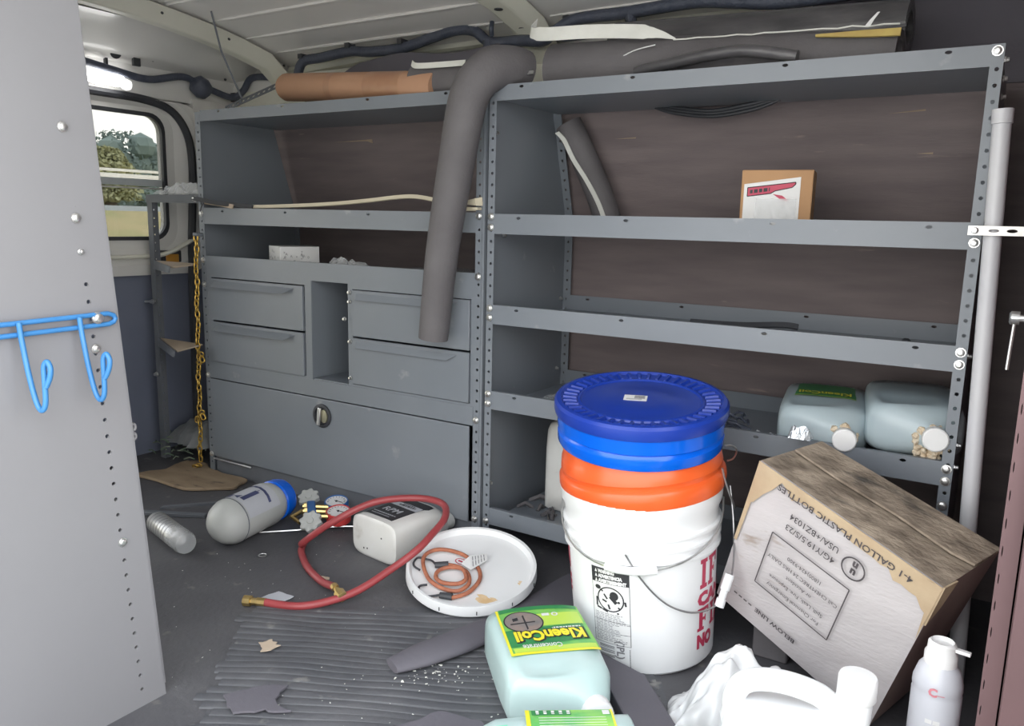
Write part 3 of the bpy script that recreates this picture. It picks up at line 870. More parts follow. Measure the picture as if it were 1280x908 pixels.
# ================================================================== SMALL DARK RACK AT THE REAR
RK = thing('corner_rack', 'narrow dark steel corner rack with triangular shelves beside the rear window', 'rack', (-1.15, 0.0, 0.0))
mb = MB()
hs = [(0.04 + 0.0254 * i, 0.006, 0.0028, 0.0028) for i in range(31)]
mb.holes(lambda u, v, w_: V((-1.256 + w_, 0.0 + v, u)), 0.845, 0.020, hs, 0.0025, 8)
mb.box(-1.278, -1.256, 0.0, 0.003, 0.0, 0.845)
build('post', mb, M_paintd, RK, smooth=0)
build('top_rail', MB().box(-1.278, -1.026, -0.003, 0.0, 0.824, 0.848).box(-1.278, -1.026, 0.0, 0.05, 0.844, 0.848), M_paintd, RK, smooth=0)
for z in (0.642, 0.398):
    s = build('triangle_shelf', MB().prism([(-1.238, -0.005, z), (-1.032, -0.005, z), (-1.00, -0.115, z - 0.004)], (0, 0, 0.004)), M_tan, RK, smooth=0)
    mb = MB()
    mb.prism([(-1.242, -0.007, z + 0.004), (-1.004, -0.119, z), (-1.008, -0.121, z - 0.018), (-1.242, -0.010, z - 0.022)], (-0.003, -0.003, 0))
    build('shelf_flange', mb, M_paintd, s, smooth=0)
bolts(RK, [(-1.27, -0.003, 0.515), (-1.27, -0.003, 0.28), (-1.035, -0.004, 0.836)], mesh=STUD, s=1.5, name='screw')
mb = MB().tube([(-1.285, -0.02, 0.515), (-1.235, -0.02, 0.52)], 0.004, 6)
build('pin', mb, M_zinc, RK)

# chain hanging at the rear corner
CH = thing('chain', 'yellow plated steel chain hanging down beside the drawer unit', 'chain', (-1.035, -0.02, 0.03))
lk = MB()
a_, b_ = 0.0105, 0.0062
ring = []
for i in range(16):
    an = 2 * PI * i / 16
    c, s_ = math.cos(an), math.sin(an)
    ring.append((b_ * (1 if c > 0 else -1) * abs(c) ** 0.7, 0, a_ * (1 if s_ > 0 else -1) * abs(s_) ** 0.85))
lk.tube(ring, 0.0024, 6, closed=True)
LINK = raw_mesh('link', lk, M_gold, 70)
pl_ = []
N_ = 43
for i in range(N_):
    t_ = i / (N_ - 1)
    z = 0.722 - 0.680 * t_
    x_ = -1.018 - 0.026 * t_ + 0.003 * math.sin(i * 0.9)
    rot = Matrix.Rotation(math.radians(20 + 90 * (i % 2) + 12 * math.sin(i)), 4, 'Z') @ Matrix.Rotation(0.08 * math.sin(i * 1.7), 4, 'Y')
    pl_.append(Matrix.Translation((x_, -0.022, z)) @ rot)
for x_, z, r in ((-1.008, 0.375, 40), (-1.004, 0.362, -30), (-1.018, 0.350, 70), (-1.017, 0.195, 50), (-1.012, 0.183, -40), (-1.040, 0.17, 20), (-1.042, 0.024, 80), (-1.062, 0.016, 75)):
    pl_.append(Matrix.Translation((x_, -0.030, z)) @ Matrix.Rotation(math.radians(r), 4, 'Y') @ Matrix.Rotation(0.6, 4, 'Z'))
copies(LINK, 'link', M_gold, CH, pl_)
build('mount_hook', MB().box(-1.025, -1.008, -0.028, -0.003, 0.728, 0.738), M_paint, CH, bevel=0.002)

# amber-lensed lamp back by the rear post
AL = thing('marker_lamp', 'small square black-framed lamp with amber face behind the corner rack', 'lamp', (-1.335, 0.10, 0.61))
build('housing', MB().box(-1.35, -1.32, 0.065, 0.145, 0.612, 0.672), M_black, AL, bevel=0.004)
build('lens', MB().box(-1.321, -1.316, 0.085, 0.132, 0.615, 0.660), M_amber, AL, bevel=0.003)
# cargo lamp
CL = thing('cargo_lamp', 'bright glowing oblong interior lamp above the rear window', 'lamp', (-1.30, -0.11, 1.155))
mb = MB()
mb.lathe([(0.004, -0.058), (0.014, -0.052), (0.018, -0.035), (0.018, 0.035), (0.014, 0.052), (0.004, 0.058)], 16, frame((-1.285, -0.105, 1.177), (0, 1, 0.02)))
build('diffuser', mb, M_lamp, CL, smooth=60)
build('lamp_base', MB().box(-1.335, -1.312, -0.162, -0.05, 1.166, 1.188), M_bodyg, CL, bevel=0.004)
mb = MB().lathe([(0.003, -0.012), (0.014, -0.010), (0.017, 0), (0.014, 0.010), (0.003, 0.012)], 14, frame((-1.287, -0.040, 1.170), (0, 1, 0)))
build('reading_bulb', mb, mat('dim_lamp_diffuser', (0.85, 0.85, 0.85), 0.3, emit=((1, 0.99, 0.96), 1.2), col2=(0.88, 0.88, 0.88)), CL, smooth=60)

# wiring above the rear door
WR = thing('rear_wiring_harness', 'black taped wiring harness sagging above the rear window', 'cable', (-1.27, 0.15, 1.16))
mb = MB()
mb.tube(spline([(-1.28, -0.22, 1.222), (-1.28, -0.08, 1.205), (-1.28, 0.03, 1.196), (-1.28, 0.15, 1.222), (-1.28, 0.22, 1.206), (-1.27, 0.33, 1.182), (-1.24, 0.355, 1.205), (-1.20, 0.36, 1.245), (-1.10, 0.36, 1.24)], 6), 0.011, 8)
build('conduit', mb, M_harn, WR, smooth=60)
mb = MB()
mb.lathe([(0.012, -0.034), (0.030, -0.022), (0.034, 0.006), (0.026, 0.026), (0.008, 0.034)], 10, frame((-1.275, 0.215, 1.198), (0.1, 0.8, -0.5)))
build('connector_boot', mb, M_harn, WR, smooth=50)
mb = MB()
mb.box(-1.292, -1.272, 0.345, 0.365, 1.17, 1.20)
mb.box(-1.30, -1.29, -0.10, -0.092, 1.20, 1.25)
build('clip', mb, M_black, WR)
mb = MB()
mb.lathe([(0.017, 0), (0.017, 0.004)], 14, frame((-1.262, -0.085, 1.252), (1, 0, -0.3)))
mb.box(-1.268, -1.258, -0.030, -0.008, 1.225, 1.262)
mb.lathe([(0.005, 0), (0.005, 0.004)], 8, frame((-1.262, 0.035, 1.252), (1, 0, -0.3)))
mb.lathe([(0.004, 0), (0.004, 0.004)], 8, frame((-1.262, 0.30, 1.235), (1, 0, -0.3)))
hw = build('access_hole', mb, M_black, bpy.data.objects['wall_rear'])

struct('trim_24', MB().box(-1.36, -1.318, 0.215, 0.40, 1.02, 1.165).box(-1.345, -1.075, 0.372, 0.40, 1.09, 1.24), M_bodyg, smooth=0)
# harness along the roof rail
WH = thing('roof_wiring_harness', 'black corrugated wiring harness clipped along the roof rail', 'cable', (-0.2, 0.31, 1.24))
mb = MB()
hp = [(-0.925, 0.31, 1.16), (-0.92, 0.30, 1.215), (-0.895, 0.30, 1.262), (-0.82, 0.30, 1.268), (-0.70, 0.30, 1.276), (-0.62, 0.30, 1.268), (-0.50, 0.30, 1.268), (-0.40, 0.30, 1.285), (-0.31, 0.30, 1.298),
      (-0.25, 0.30, 1.288), (-0.20, 0.30, 1.256), (-0.10, 0.295, 1.25), (-0.035, 0.29, 1.243), (0.0, 0.29, 1.262), (0.06, 0.29, 1.284), (0.20, 0.29, 1.285), (0.36, 0.29, 1.290), (0.46, 0.28, 1.276), (0.56, 0.27, 1.262), (0.70, 0.26, 1.262), (0.85, 0.25, 1.275)]
mb.tube(spline(hp, 5), 0.0145, 8)
build('conduit', mb, M_harn, WH, smooth=60)
mb = MB()
mb.tube(spline([(-0.205, 0.295, 1.26), (-0.20, 0.29, 1.22), (-0.20, 0.30, 1.17)], 5), 0.013, 8)
mb.tube(spline([(-0.19, 0.29, 1.27), (-0.185, 0.28, 1.285), (-0.19, 0.29, 1.305)], 4), 0.006, 6)
mb.tube(spline([(0.20, 0.29, 1.285), (0.205, 0.29, 1.262), (0.20, 0.29, 1.235)], 4), 0.014, 6)
mb.tube(spline([(0.0, 0.29, 1.26), (0.02, 0.27, 1.24), (0.10, 0.26, 1.235)], 4), 0.008, 6)
build('branch', mb, M_harn, WH, smooth=60)
mb = MB()
for x_, z in ((-0.895, 1.278), (-0.70, 1.292), (-0.50, 1.285), (-0.31, 1.315), (0.03, 1.290), (0.36, 1.305)):
    mb.box(x_ - 0.008, x_ + 0.008, 0.285, 0.315, z - 0.008, z + 0.006)
build('clip', mb, M_black, WH)

# thin rod and perforated strap at the top left
ST = thing('perforated_strap', 'bright perforated metal strap slanting up from the shelf top left', 'strap', (-0.95, 0.1, 1.09))
mb = MB()
p0, p1 = V((-1.02, 0.10, 1.095)), V((-0.80, 0.14, 1.165))
d_ = (p1 - p0); LL = d_.length; d_.normalize()
sd = V((0, 0.5, 0.86)); sd = (sd - d_ * sd.dot(d_)).normalized(); nn_ = d_.cross(sd)
mb.holes(lambda u, v, w_: p0 + d_ * u + sd * v + nn_ * w_, LL, 0.022, [(0.012 + 0.02 * i, 0.011, 0.0055, 0.0045) for i in range(11)], 0.0015, 8)
build('strap_body', mb, M_paintd, ST, smooth=0)
tag(build('thin_rod', MB().tube([(-0.905, 0.07, 1.122), (-0.90, 0.0, 1.24), (-0.885, -0.04, 1.335)], 0.0028, 6), M_paintd), 'thin dark rod running from the shelf top up to the roof', 'rod')

# ================================================================== THINGS ON TOP OF THE SHELVES
mb = MB()
d_ = V((0.50, -0.06, -0.040)).normalized()
c0 = V((-0.765, 0.105, 1.150))
mb.lathe([(0.001, 0.0), (0.033, 0.001), (0.0375, 0.012), (0.0375, 0.60), (0.036, 0.604), (0.001, 0.604)], 24, frame(c0, d_))
ct = build('cardboard_tube', mb, M_cardt, smooth=40)
tag(ct, 'brown cardboard mailing tube lying on top of the drawer unit', 'tube')
M_ptape = mat('brown_parcel_tape', (0.40, 0.22, 0.13), 0.4, 0, (0.36, 0.18, 0.11), 30)
WL[ct.name] = ct.location.copy()
for a_z, b_z in ((0.215, 0.24), (0.37, 0.50)):
    build('tape_band', MB().lathe([(0.0379, a_z), (0.0379, b_z)], 24, frame(c0, d_), False, False), M_ptape, ct, smooth=40)

def foam_tube(name, pts, r, m, label, k=6, n=16, flat=1.0, hollow=True):
    p = spline(pts, k)
    m_ = len(p)
    if isinstance(r, (list, tuple)):
        rr = []
        for i in range(m_):
            u = i / (m_ - 1) * (len(r) - 1)
            a = min(int(u), len(r) - 2)
            rr.append(r[a] + (r[a + 1] - r[a]) * (u - a))
    else:
        rr = [r] * m_
    mb = MB()
    mb.tube(p, rr, n, cap=not hollow, flat=flat)
    if hollow:
        for e, q in ((0, 1), (-1, -2)):
            dd = (p[e] - p[q]).normalized()
            x_, y_, _ = basis(dd)
            ro = rr[e]
            mb.rings([[p[e] + x_ * (math.cos(2 * PI * j / n) * r1) + y_ * (math.sin(2 * PI * j / n) * r1) - dd * o2 for j in range(n)] for r1, o2 in ((ro, 0), (ro * 0.62, 0.001), (ro * 0.6, 0.05))], False, True)
    o = build(name, mb, m, smooth=60)
    tag(o, label, 'foam tube')
    return o
foam_tube('foam_tube', [(0.050, 0.065, 1.128), (0.036, 0.030, 1.130), (0.012, -0.020, 1.118), (-0.016, -0.055, 1.06), (-0.042, -0.064, 0.92), (-0.080, -0.064, 0.72), (-0.108, -0.060, 0.515)], [0.044, 0.047, 0.047, 0.044, 0.041, 0.038, 0.035], M_foam,
          'long black foam tube bent over the shelf top, hanging in front of the drawers', hollow=False, n=20)
foam_tube('foam_tube', [(-0.245, 0.055, 1.118), (-0.12, 0.055, 1.116), (-0.02, 0.07, 1.112)], 0.046, M_foam, 'short black foam tube with white liner tape on top of the drawer unit', n=20)
tag(build('liner_tape', MB().ribbon(spline([(-0.238, 0.020, 1.160), (-0.215, 0.010, 1.150), (-0.15, 0.008, 1.147), (-0.075, 0.010, 1.146)], 5), (0.05, 0.3, 0.9), 0.014), M_tape), 'white liner tape strip on the short black foam tube', 'tape')
foam_tube('foam_tube', [(0.105, 0.11, 1.128), (0.35, 0.11, 1.124), (0.60, 0.11, 1.115), (0.82, 0.10, 1.105)], [0.060, 0.056, 0.050, 0.042], M_foam, 'thick black foam tube lying along the top of the open shelves', n=22)
foam_tube('foam_tube', [(0.20, 0.235, 1.195), (0.50, 0.215, 1.18), (0.82, 0.20, 1.172)], [0.055, 0.055, 0.05], M_foamshine, 'shiny black film-wrapped foam tube behind the thick one on the open shelves', n=20)
# seam tape of the thick tube: peeled white liner
mb = MB()
p_ = spline([(0.085, 0.055, 1.222), (0.086, 0.03, 1.200), (0.13, 0.02, 1.190), (0.22, 0.03, 1.188), (0.32, 0.045, 1.182), (0.37, 0.055, 1.175), (0.405, 0.068, 1.164)], 5)
mb.ribbon(p_, (0, 0.25, 1), [0.024] * 8 + [0.030] * (len(p_) - 16) + [0.024, 0.022, 0.018, 0.015, 0.012, 0.008, 0.005, 0.002])
tag(build('liner_tape', mb, M_tape, smooth=50), 'broad white peeled liner tape on the thick black foam tube', 'tape')
mb = MB()
p_ = [V((0.40 + 0.42 * i / 16, 0.068 + 0.004 * math.sin(i * 2.3), 1.163 - 0.012 * i / 16 + 0.0015 * math.sin(i * 3.1))) for i in range(17)]
mb.tube(p_, 0.0016, 5)
tag(build('seam_tape', mb, M_tape), 'thin white frayed tape edge along the foam tube seam', 'tape')
mb = MB().ribbon([(0.68, 0.060, 1.142), (0.76, 0.056, 1.137), (0.825, 0.05, 1.133)], (0, 0.3, 1), [0.004, 0.012, 0.014], 0.004)
tag(build('tan_foam_strip', mb, mat('yellow_tan_foam', (0.42, 0.30, 0.10), 0.8, 0, (0.5, 0.38, 0.12), 30)), 'yellow-tan strip end sticking out of the foam roll at the right', 'strip')
tag(build('tape_scrap', MB().ribbon([(0.768, 0.055, 1.148), (0.776, 0.05, 1.158), (0.786, 0.05, 1.170)], (1, 0, 0), [0.010, 0.007, 0.004]), M_paper), 'small white tape scrap on the dark foam roll', 'scrap')
tag(build('white_wire', MB().tube(spline([(0.27, 0.062, 1.128), (0.32, 0.052, 1.145), (0.37, 0.048, 1.152)], 5), 0.0013, 5), M_paper), 'thin curved white wire on the thick foam tube', 'wire')
# dark sheet bundle behind the cardboard tube and film on the right tube
mb = MB()
mb.grid(lambda u, v: (-0.86 + 0.72 * u, 0.19 + 0.06 * v + 0.01 * math.sin(u * 9), 1.085 + 0.150 * v * min(1, 0.25 + u * 2.4) + 0.006 * math.sin(u * 14)), 18, 6)
mb.grid(lambda u, v: (-0.86 + 0.72 * u, 0.205 + 0.06 * v + 0.01 * math.sin(u * 9), 1.080 + 0.148 * v * min(1, 0.25 + u * 2.4) + 0.006 * math.sin(u * 14)), 18, 6)
mb.grid(lambda u, v: (-1.0 + 0.26 * u, 0.14 + 0.12 * v, 1.088 + 0.035 * u * v + 0.004 * math.sin(u * 12)), 8, 4)
tag(build('rubber_sheet', mb, M_sheet, smooth=60), 'dark folded rubber sheet behind the cardboard tube', 'sheet')
mb = MB()
mb.grid(lambda u, v: (0.42 + 0.40 * u, 0.15 + 0.035 * v + 0.006 * math.sin(u * 11 + v * 4), 1.160 + 0.045 * v + 0.005 * math.sin(u * 13)), 20, 6)
tag(build('plastic_film', mb, mat('glossy_dark_film', (0.09, 0.088, 0.095), 0.2, 0, (0.16, 0.155, 0.165), 14, 0.8, 30), smooth=60), 'crinkled glossy dark film over the foam roll on the open shelves', 'film')
mb = MB()
mb.tube(spline([(0.34, 0.03, 1.098), (0.45, 0.02, 1.112), (0.56, 0.015, 1.118), (0.66, 0.02, 1.10)], 6), 0.016, 10, flat=0.7)
tag(build('foam_strip', mb, M_foamshine, smooth=60), 'flattened shiny black foam strip at the shelf front edge', 'foam tube')
mb = MB()
mb.box(0.055, 0.095, 0.06, 0.09, 1.095, 1.101, Matrix.Rotation(0.1, 4, 'Y'))
tag(build('metal_clip', MB().ribbon([(0.035, 0.03, 1.105), (0.06, 0.03, 1.115), (0.095, 0.03, 1.116)], (0, 0.3, 1), 0.008, 0.003), M_zinc), 'small bright metal clip on the shelf top between the tubes', 'clip')

# ================================================================== THINGS ON THE SHELVES
# cable coil under the top shelf
CC = thing('cable_coil', 'flat coil of black cable tucked under the top shelf', 'cable', (0.43, 0.24, 1.02))
for k_, (dz, dw) in enumerate(((0, 0), (0.008, 0.012), (0.015, 0.024))):
    mb = MB()
    mb.tube(spline([(0.29 + dw, 0.262, 1.061), (0.34 + dw * .7, 0.255, 1.045 + dz * .6), (0.43, 0.25, 1.033 + dz * .8), (0.52 - dw * .7, 0.25, 1.043 + dz * .7), (0.575 - dw, 0.25, 1.061)], 6), 0.0045, 7)
    build('cable_loop', mb, M_black, CC, smooth=60)
# foam tube leaning in the left corner of the second shelf
foam_tube('foam_tube', [(0.056, 0.272, 1.035), (0.090, 0.285, 0.965), (0.135, 0.305, 0.86), (0.165, 0.315, 0.775)], 0.034, M_foam, 'black foam tube leaning inside the upper left of the open shelves', n=18)
tag(build('liner_tape', MB().ribbon(spline([(0.040, 0.243, 1.012), (0.060, 0.246, 0.992), (0.085, 0.252, 0.945), (0.118, 0.263, 0.895), (0.150, 0.274, 0.835), (0.172, 0.28, 0.775)], 5), (1, -0.2, 0.3), 0.013), M_tape), 'narrow white liner tape on the leaning foam tube', 'tape')
# parcel
PB = thing('parcel', 'small brown cardboard parcel with a packing slip on the second shelf', 'box', (0.61, 0.14, 0.7665))
Rz = Matrix.Rotation(math.radians(8), 4, 'Z')
Mp = Matrix.Translation((0.553, 0.092, 0.7670)) @ Rz
build('carton', MB().box(0, 0.136, 0.0, 0.085, 0, 0.138, Mp), M_card, PB, bevel=0.002)
def slip(a, b, off=0.0016):
    return Mp @ V((a, -off, b))
def slant(a, b):
    return b + (a - 0.006) * 0.13
mb = MB()
mb.prism([slip(a, b, 0.0003) for a, b in ((0.006, 0.016), (0.113, 0.016), (0.113, 0.124), (0.006, 0.110))], Mp.to_3x3() @ V((0, -0.0012, 0)))
build('packing_slip', mb, M_paper, PB, smooth=0)
rb = [(0.013, 0.086), (0.058, 0.092), (0.066, 0.097), (0.098, 0.104), (0.104, 0.110), (0.104, 0.114), (0.013, 0.103)]
mb = MB(); mb.prism([slip(a, b, 0.0017) for a, b in rb], Mp.to_3x3() @ V((0, -0.0004, 0)))
mb.prism([slip(a, b, 0.0017) for a, b in ((0.062, 0.091), (0.075, 0.082), (0.086, 0.078), (0.092, 0.079), (0.080, 0.088))], Mp.to_3x3() @ V((0, -0.0004, 0)))
build('red_band', mb, M_red, PB, smooth=0)['kind'] = 'stuff'
mb = MB()
for (a0, b0), (a1, b1) in zip(rb, rb[1:] + rb[:1]):
    mb.tube([slip(a0, b0, 0.0024), slip(a1, b1, 0.0024)], 0.0008, 4)
put_dashes(mb, lambda a, b: slip(a, slant(a, b), 0.0024), 0.018, 0.090, 0.038, 0.007, 3)
build('print', mb, M_ink, PB, smooth=0)['kind'] = 'stuff'
build('slip_film', MB().grid(lambda u, v: Mp @ V((0.030 + 0.078 * u, -0.003 - 0.003 * math.sin(u * 7 + v * 3) ** 2, 0.02 + 0.062 * v)), 10, 8), M_clear, PB, smooth=60)
# tile sample box
TB = thing('tile_box', 'small white speckled box standing on the drawer unit worktop', 'box', (-0.73, 0.09, 0.6435))
Mt = Matrix.Translation((-0.715, 0.025, 0.6435)) @ Matrix.Rotation(math.radians(66), 4, 'Z')
build('carton', MB().box(0, 0.115, 0.0, 0.10, 0, 0.064, Mt), M_paper, TB, bevel=0.0015)
mb = MB()
rnd = random.Random(7)
for i in range(16):
    a, b = rnd.uniform(0.005, 0.100), rnd.uniform(0.012, 0.05)
    put_text(mb, rnd.choice(['A', 'v', 'x', '0']), lambda p, q: Mt @ V((p, -0.0006, q)), 0.011, (a, b))
for i in range(16):
    a, b = rnd.uniform(0.005, 0.085), rnd.uniform(0.012, 0.048)
    put_text(mb, rnd.choice(['A', 'v', 'x', 'k']), lambda p, q: Mt @ V((-0.0006, 0.1 - p, q)), 0.011, (a, b))
build('print', mb, M_inkg, TB, smooth=0)['kind'] = 'stuff'
# clear plastic wrap lying on worktop
def crumple(mb, c, sx, sy, sz, seed, nu=14, nv=10, amp=0.5):
    c = V(c)
    def fn(u, v):
        a, b = u * 2 - 1, v * 2 - 1
        h = max(0, 1 - a * a) * max(0, 1 - b * b)
        nse = noise.noise(V((u * 4 + seed, v * 4, seed * 1.7)))
        n2 = noise.noise(V((u * 9 + seed, v * 9, seed)))
        return c + V((a * sx * (1 + 0.25 * nse), b * sy * (1 + 0.25 * n2), sz * (h ** 0.5 * (0.55 + amp * nse) + 0.18 * n2 * h)))
    mb.grid(fn, nu, nv)
def flakes(name, lst, m, label, cat, grp=None):
    pass
mb = MB(); crumple(mb, (-0.50, 0.05, 0.646), 0.075, 0.03, 0.055, 2.2)
tag(build('plastic_wrap', mb, M_clear, smooth=0), 'crumpled clear plastic wrap on the drawer unit worktop', 'wrap')
mb = MB(); crumple(mb, (-0.24, 0.20, 0.646), 0.16, 0.09, 0.03, 5.1)
tag(build('plastic_sheet', mb, M_clear, smooth=60), 'flat clear plastic sheet at the right end of the worktop', 'wrap')
# cream and black strips on the left second shelf
mb = MB().ribbon(spline([(-1.0, 0.012, 0.828), (-0.90, 0.012, 0.822), (-0.80, 0.012, 0.816), (-0.55, 0.014, 0.824), (-0.40, 0.016, 0.834), (-0.28, 0.018, 0.845), (-0.22, 0.02, 0.846), (-0.15, 0.02, 0.836)], 6), (0, 0.35, 1), 0.0095, 0.005)
tag(build('trim_strip', mb, M_cream, smooth=40), 'long cream trim strip lying along the upper shelf of the drawer unit', 'strip')
mb = MB().ribbon([(-1.01, 0.004, 0.828), (-0.93, -0.004, 0.822), (-0.86, -0.012, 0.815)], (0, 0.4, 1), 0.012, 0.003)
tag(build('trim_offcut', mb, M_tan, smooth=40), 'short tan strip end at the left of the upper shelf', 'strip')
tag(build('black_strip', MB().ribbon([(-1.04, -0.012, 0.838), (-0.92, -0.014, 0.824), (-0.80, 0.006, 0.815)], (0, 0.5, 1), 0.012, 0.004), M_black), 'short black strip crossing the cream one at the shelf left end', 'strip')
tag(build('hanging_hook', MB().tube(spline([(-0.99, -0.012, 0.825), (-0.995, -0.016, 0.812), (-1.0, -0.016, 0.80)], 4), 0.002, 6), M_black), 'thin black hook hanging from the upper shelf left end', 'hook')
TB2 = MB().box(-0.072, -0.03, 0.0, 0.02, 0.814, 0.823); TB2.box(-0.030, -0.012, -0.022, -0.005, 0.816, 0.822)
tag(build('trim_piece', TB2, M_cream, bevel=0.001), 'cream wooden slat end resting on the shelf corner by the middle post', 'strip')
mb = MB(); mb.hexa([(-0.060, -0.012, 0.829), (-0.018, -0.02, 0.826), (-0.010, 0.0, 0.826), (-0.060, 0.01, 0.829), (-0.060, -0.012, 0.836), (-0.022, -0.02, 0.842), (-0.012, 0.0, 0.846), (-0.060, 0.01, 0.836)])
tag(build('wood_chip', mb, M_cream), 'cream wooden block end stacked above the slat by the middle post', 'strip')
# clear film lying on that shelf
mb = MB(); crumple(mb, (-0.26, 0.12, 0.770), 0.14, 0.06, 0.06, 8.0)
tag(build('plastic_wrap', mb, M_clear, smooth=60), 'thin clear film bundle on the upper shelf behind the hanging tube', 'wrap')
# scraps on the third shelf
tag(build('foam_scrap', MB().ribbon(spline([(0.44, 0.16, 0.582), (0.55, 0.16, 0.584), (0.64, 0.16, 0.592), (0.672, 0.16, 0.590)], 5), (0, 0.6, 0.8), 0.012, 0.005), M_black, smooth=40), 'flat black foam scrap lying on the third shelf', 'scrap')
tag(build('paper_scrap', MB().box(0.60, 0.672, 0.11, 0.15, 0.5625, 0.5725), M_alu), 'bright scrap of sheet under the black foam scrap', 'scrap')
mb = MB().lathe([(0.013, 0), (0.015, 0.004), (0.012, 0.018), (0.004, 0.026)], 14, frame((0.875, 0.17, 0.5595), (0, 0, 1)))
mb.box(0.84, 0.90, 0.165, 0.175, 0.5595, 0.575)
tag(build('black_fitting', mb, M_black, smooth=40), 'small black pipe fitting at the right of the third shelf', 'fitting')

# jugs: a superellipse loft; local x = width, y = depth (label face +y), z = axis
def sgn_pow(c, p):
    return math.copysign(abs(c) ** p, c)
def jug_section(z, hx, hy, e, ox=0, oy=0, n=40):
    return [V((ox + hx * sgn_pow(math.cos(2 * PI * j / n), e), oy + hy * sgn_pow(math.sin(2 * PI * j / n), e), z)) for j in range(n)]
def jug_body(W, D, H, neck_x, neck_r, shoulder=0.80):
    hx, hy = W / 2, D / 2
    S_ = [(0.0, 0.86, 0.80, 0.45), (0.006, 0.95, 0.92, 0.42), (0.02, 1.0, 1.0, 0.42), (0.30, 1.0, 1.0, 0.42), (0.55, 1.0, 1.0, 0.44), (shoulder * 0.9, 0.985, 0.97, 0.5), (shoulder * 0.97, 0.93, 0.90, 0.58)]
    rings = [jug_section(H * a, hx * b, hy * c, e) for a, b, c, e in S_]
    for a, f in ((shoulder * 1.03, 0.30), (shoulder * 1.08, 0.62), (shoulder * 1.12, 0.88), (shoulder * 1.15, 1.0)):
        rings.append(jug_section(H * a, hx * 0.93 * (1 - f) + neck_r * f, hy * 0.9 * (1 - f) + neck_r * f, 0.58 + 0.42 * f, neck_x * f))
    rings.append(jug_section(H * 0.955, neck_r * 0.97, neck_r * 0.97, 1.0, neck_x))
    return rings
def cap_prof(r, h):
    return [(0.001, h), (r * 0.9, h), (r, h - 0.002), (r * 1.02, 0.003), (r, 0.0), (r * 0.8, 0)][::-1]
def dent(rings, zr, xr, depth, face=1):
    z0, z1 = zr; x0, x1 = xr
    for r in rings:
        for p in r:
            if p.y * face > 0 and z0 < p.z < z1 and x0 < p.x < x1:
                a = math.sin(PI * (p.z - z0) / (z1 - z0)) ** 0.6 * math.sin(PI * (p.x - x0) / (x1 - x0)) ** 0.6
                p.y -= face * depth * a
def refine(rings, k=3):
    out = []
    for i in range(len(rings) - 1):
        for j in range(k):
            t_ = j / k
            out.append([a.lerp(b, t_) for a, b in zip(rings[i], rings[i + 1])])
    out.append(rings[-1])
    return out
def cap_on(M, x, z, r, h, m, parent, ribs=True):
    mb = MB()
    n = 40
    prof = cap_prof(r, h)
    rings = []
    for q, zz in prof:
        rings.append([V((x + q * (1 + (0.02 if (j % 2 and 0.002 < zz < h - 0.001) else 0)) * math.cos(2 * PI * j / n), q * (1 + (0.02 if (j % 2 and 0.002 < zz < h - 0.001) else 0)) * math.sin(2 * PI * j / n), z + zz)) for j in range(n)])
    rings = [[M @ p for p in r_] for r_ in rings]
    mb.rings(rings)
    return build('cap', mb, m, parent, smooth=40)

# two pale jugs lying on the fourth shelf, caps to the front
def shelf_jug(x, rot, label, cruft, lab, lift=0.0, nx=0.042):
    M = Matrix.Translation((x, 0.262, 0.3555 + lift + 0.052)) @ Matrix.Rotation(rot, 4, 'Z') @ Matrix.Rotation(math.radians(90), 4, 'X')
    # local z -> -y (towards the room), local y -> up
    T = thing('jug', label, 'jug', (x, 0.16, 0.3545))
    rg = refine(jug_body(0.168, 0.104, 0.285, nx, 0.019, 0.80), 2)
    dent(rg, (0.15, 0.215), (-0.062, 0.01), 0.012)
    build('bottle', MB().rings([[M @ p for p in r_] for r_ in rg]), M_jugb, T, smooth=50)
    cap_on(M, nx, 0.262, 0.021, 0.020, M_cap, T)
    if lab:
        mb = MB().grid(lambda u, v: M @ V((-0.058 + 0.116 * u, 0.0528 - 0.003 * abs(2 * u - 1) ** 6, 0.02 + 0.125 * v)), 12, 2)
        L = build('product_label', mb, M_dgreen, T, smooth=60)
        mb = MB().grid(lambda u, v: M @ V((-0.058 + 0.116 * u, 0.0532 - 0.003 * abs(2 * u - 1) ** 6, 0.138 + 0.006 * v)), 12, 1)
        build('label_border', mb, M_lime, L, smooth=60)
        mb = MB(); put_text(mb, 'KleenCoil', lambda a, b: M @ V((0.05 - a, 0.0537, 0.10 + b)), 0.040, (0, 0), 0.001, width=0.10)
        build('brand_word', mb, M_yel, L, smooth=0)
    mb = MB()
    rnd = random.Random(int(x * 100))
    cc = M @ V((nx, 0, 0.258))
    for i in range(cruft):
        a = rnd.uniform(0, 2 * PI)
        rr = rnd.uniform(0.020, 0.030)
        c = cc + V((rr * math.cos(a) - (0.004 if lab else 0.004), rnd.uniform(-0.004, 0.010), rr * math.sin(a) * 0.9 - (0.004 if lab else 0.010)))
        if c.z < 0.370: c.z = 0.370
        s_ = rnd.uniform(0.003, 0.008)
        mb.lathe([(0.1 * s_, -s_), (s_, -0.3 * s_), (0.9 * s_, 0.5 * s_), (0.1 * s_, s_)], 6, frame(c, (rnd.random(), rnd.random(), rnd.random() + .1)))
    build('crust', mb, M_cruft, T, smooth=0)
    return T
shelf_jug(0.722, math.radians(9), 'pale blue jug with green label lying on the fourth shelf', 12, True)
shelf_jug(0.882, math.radians(9), 'pale blue jug with tan crust round its cap, beside the right post', 70, False, 0.026, 0.030)
mb = MB()
rnd = random.Random(3)
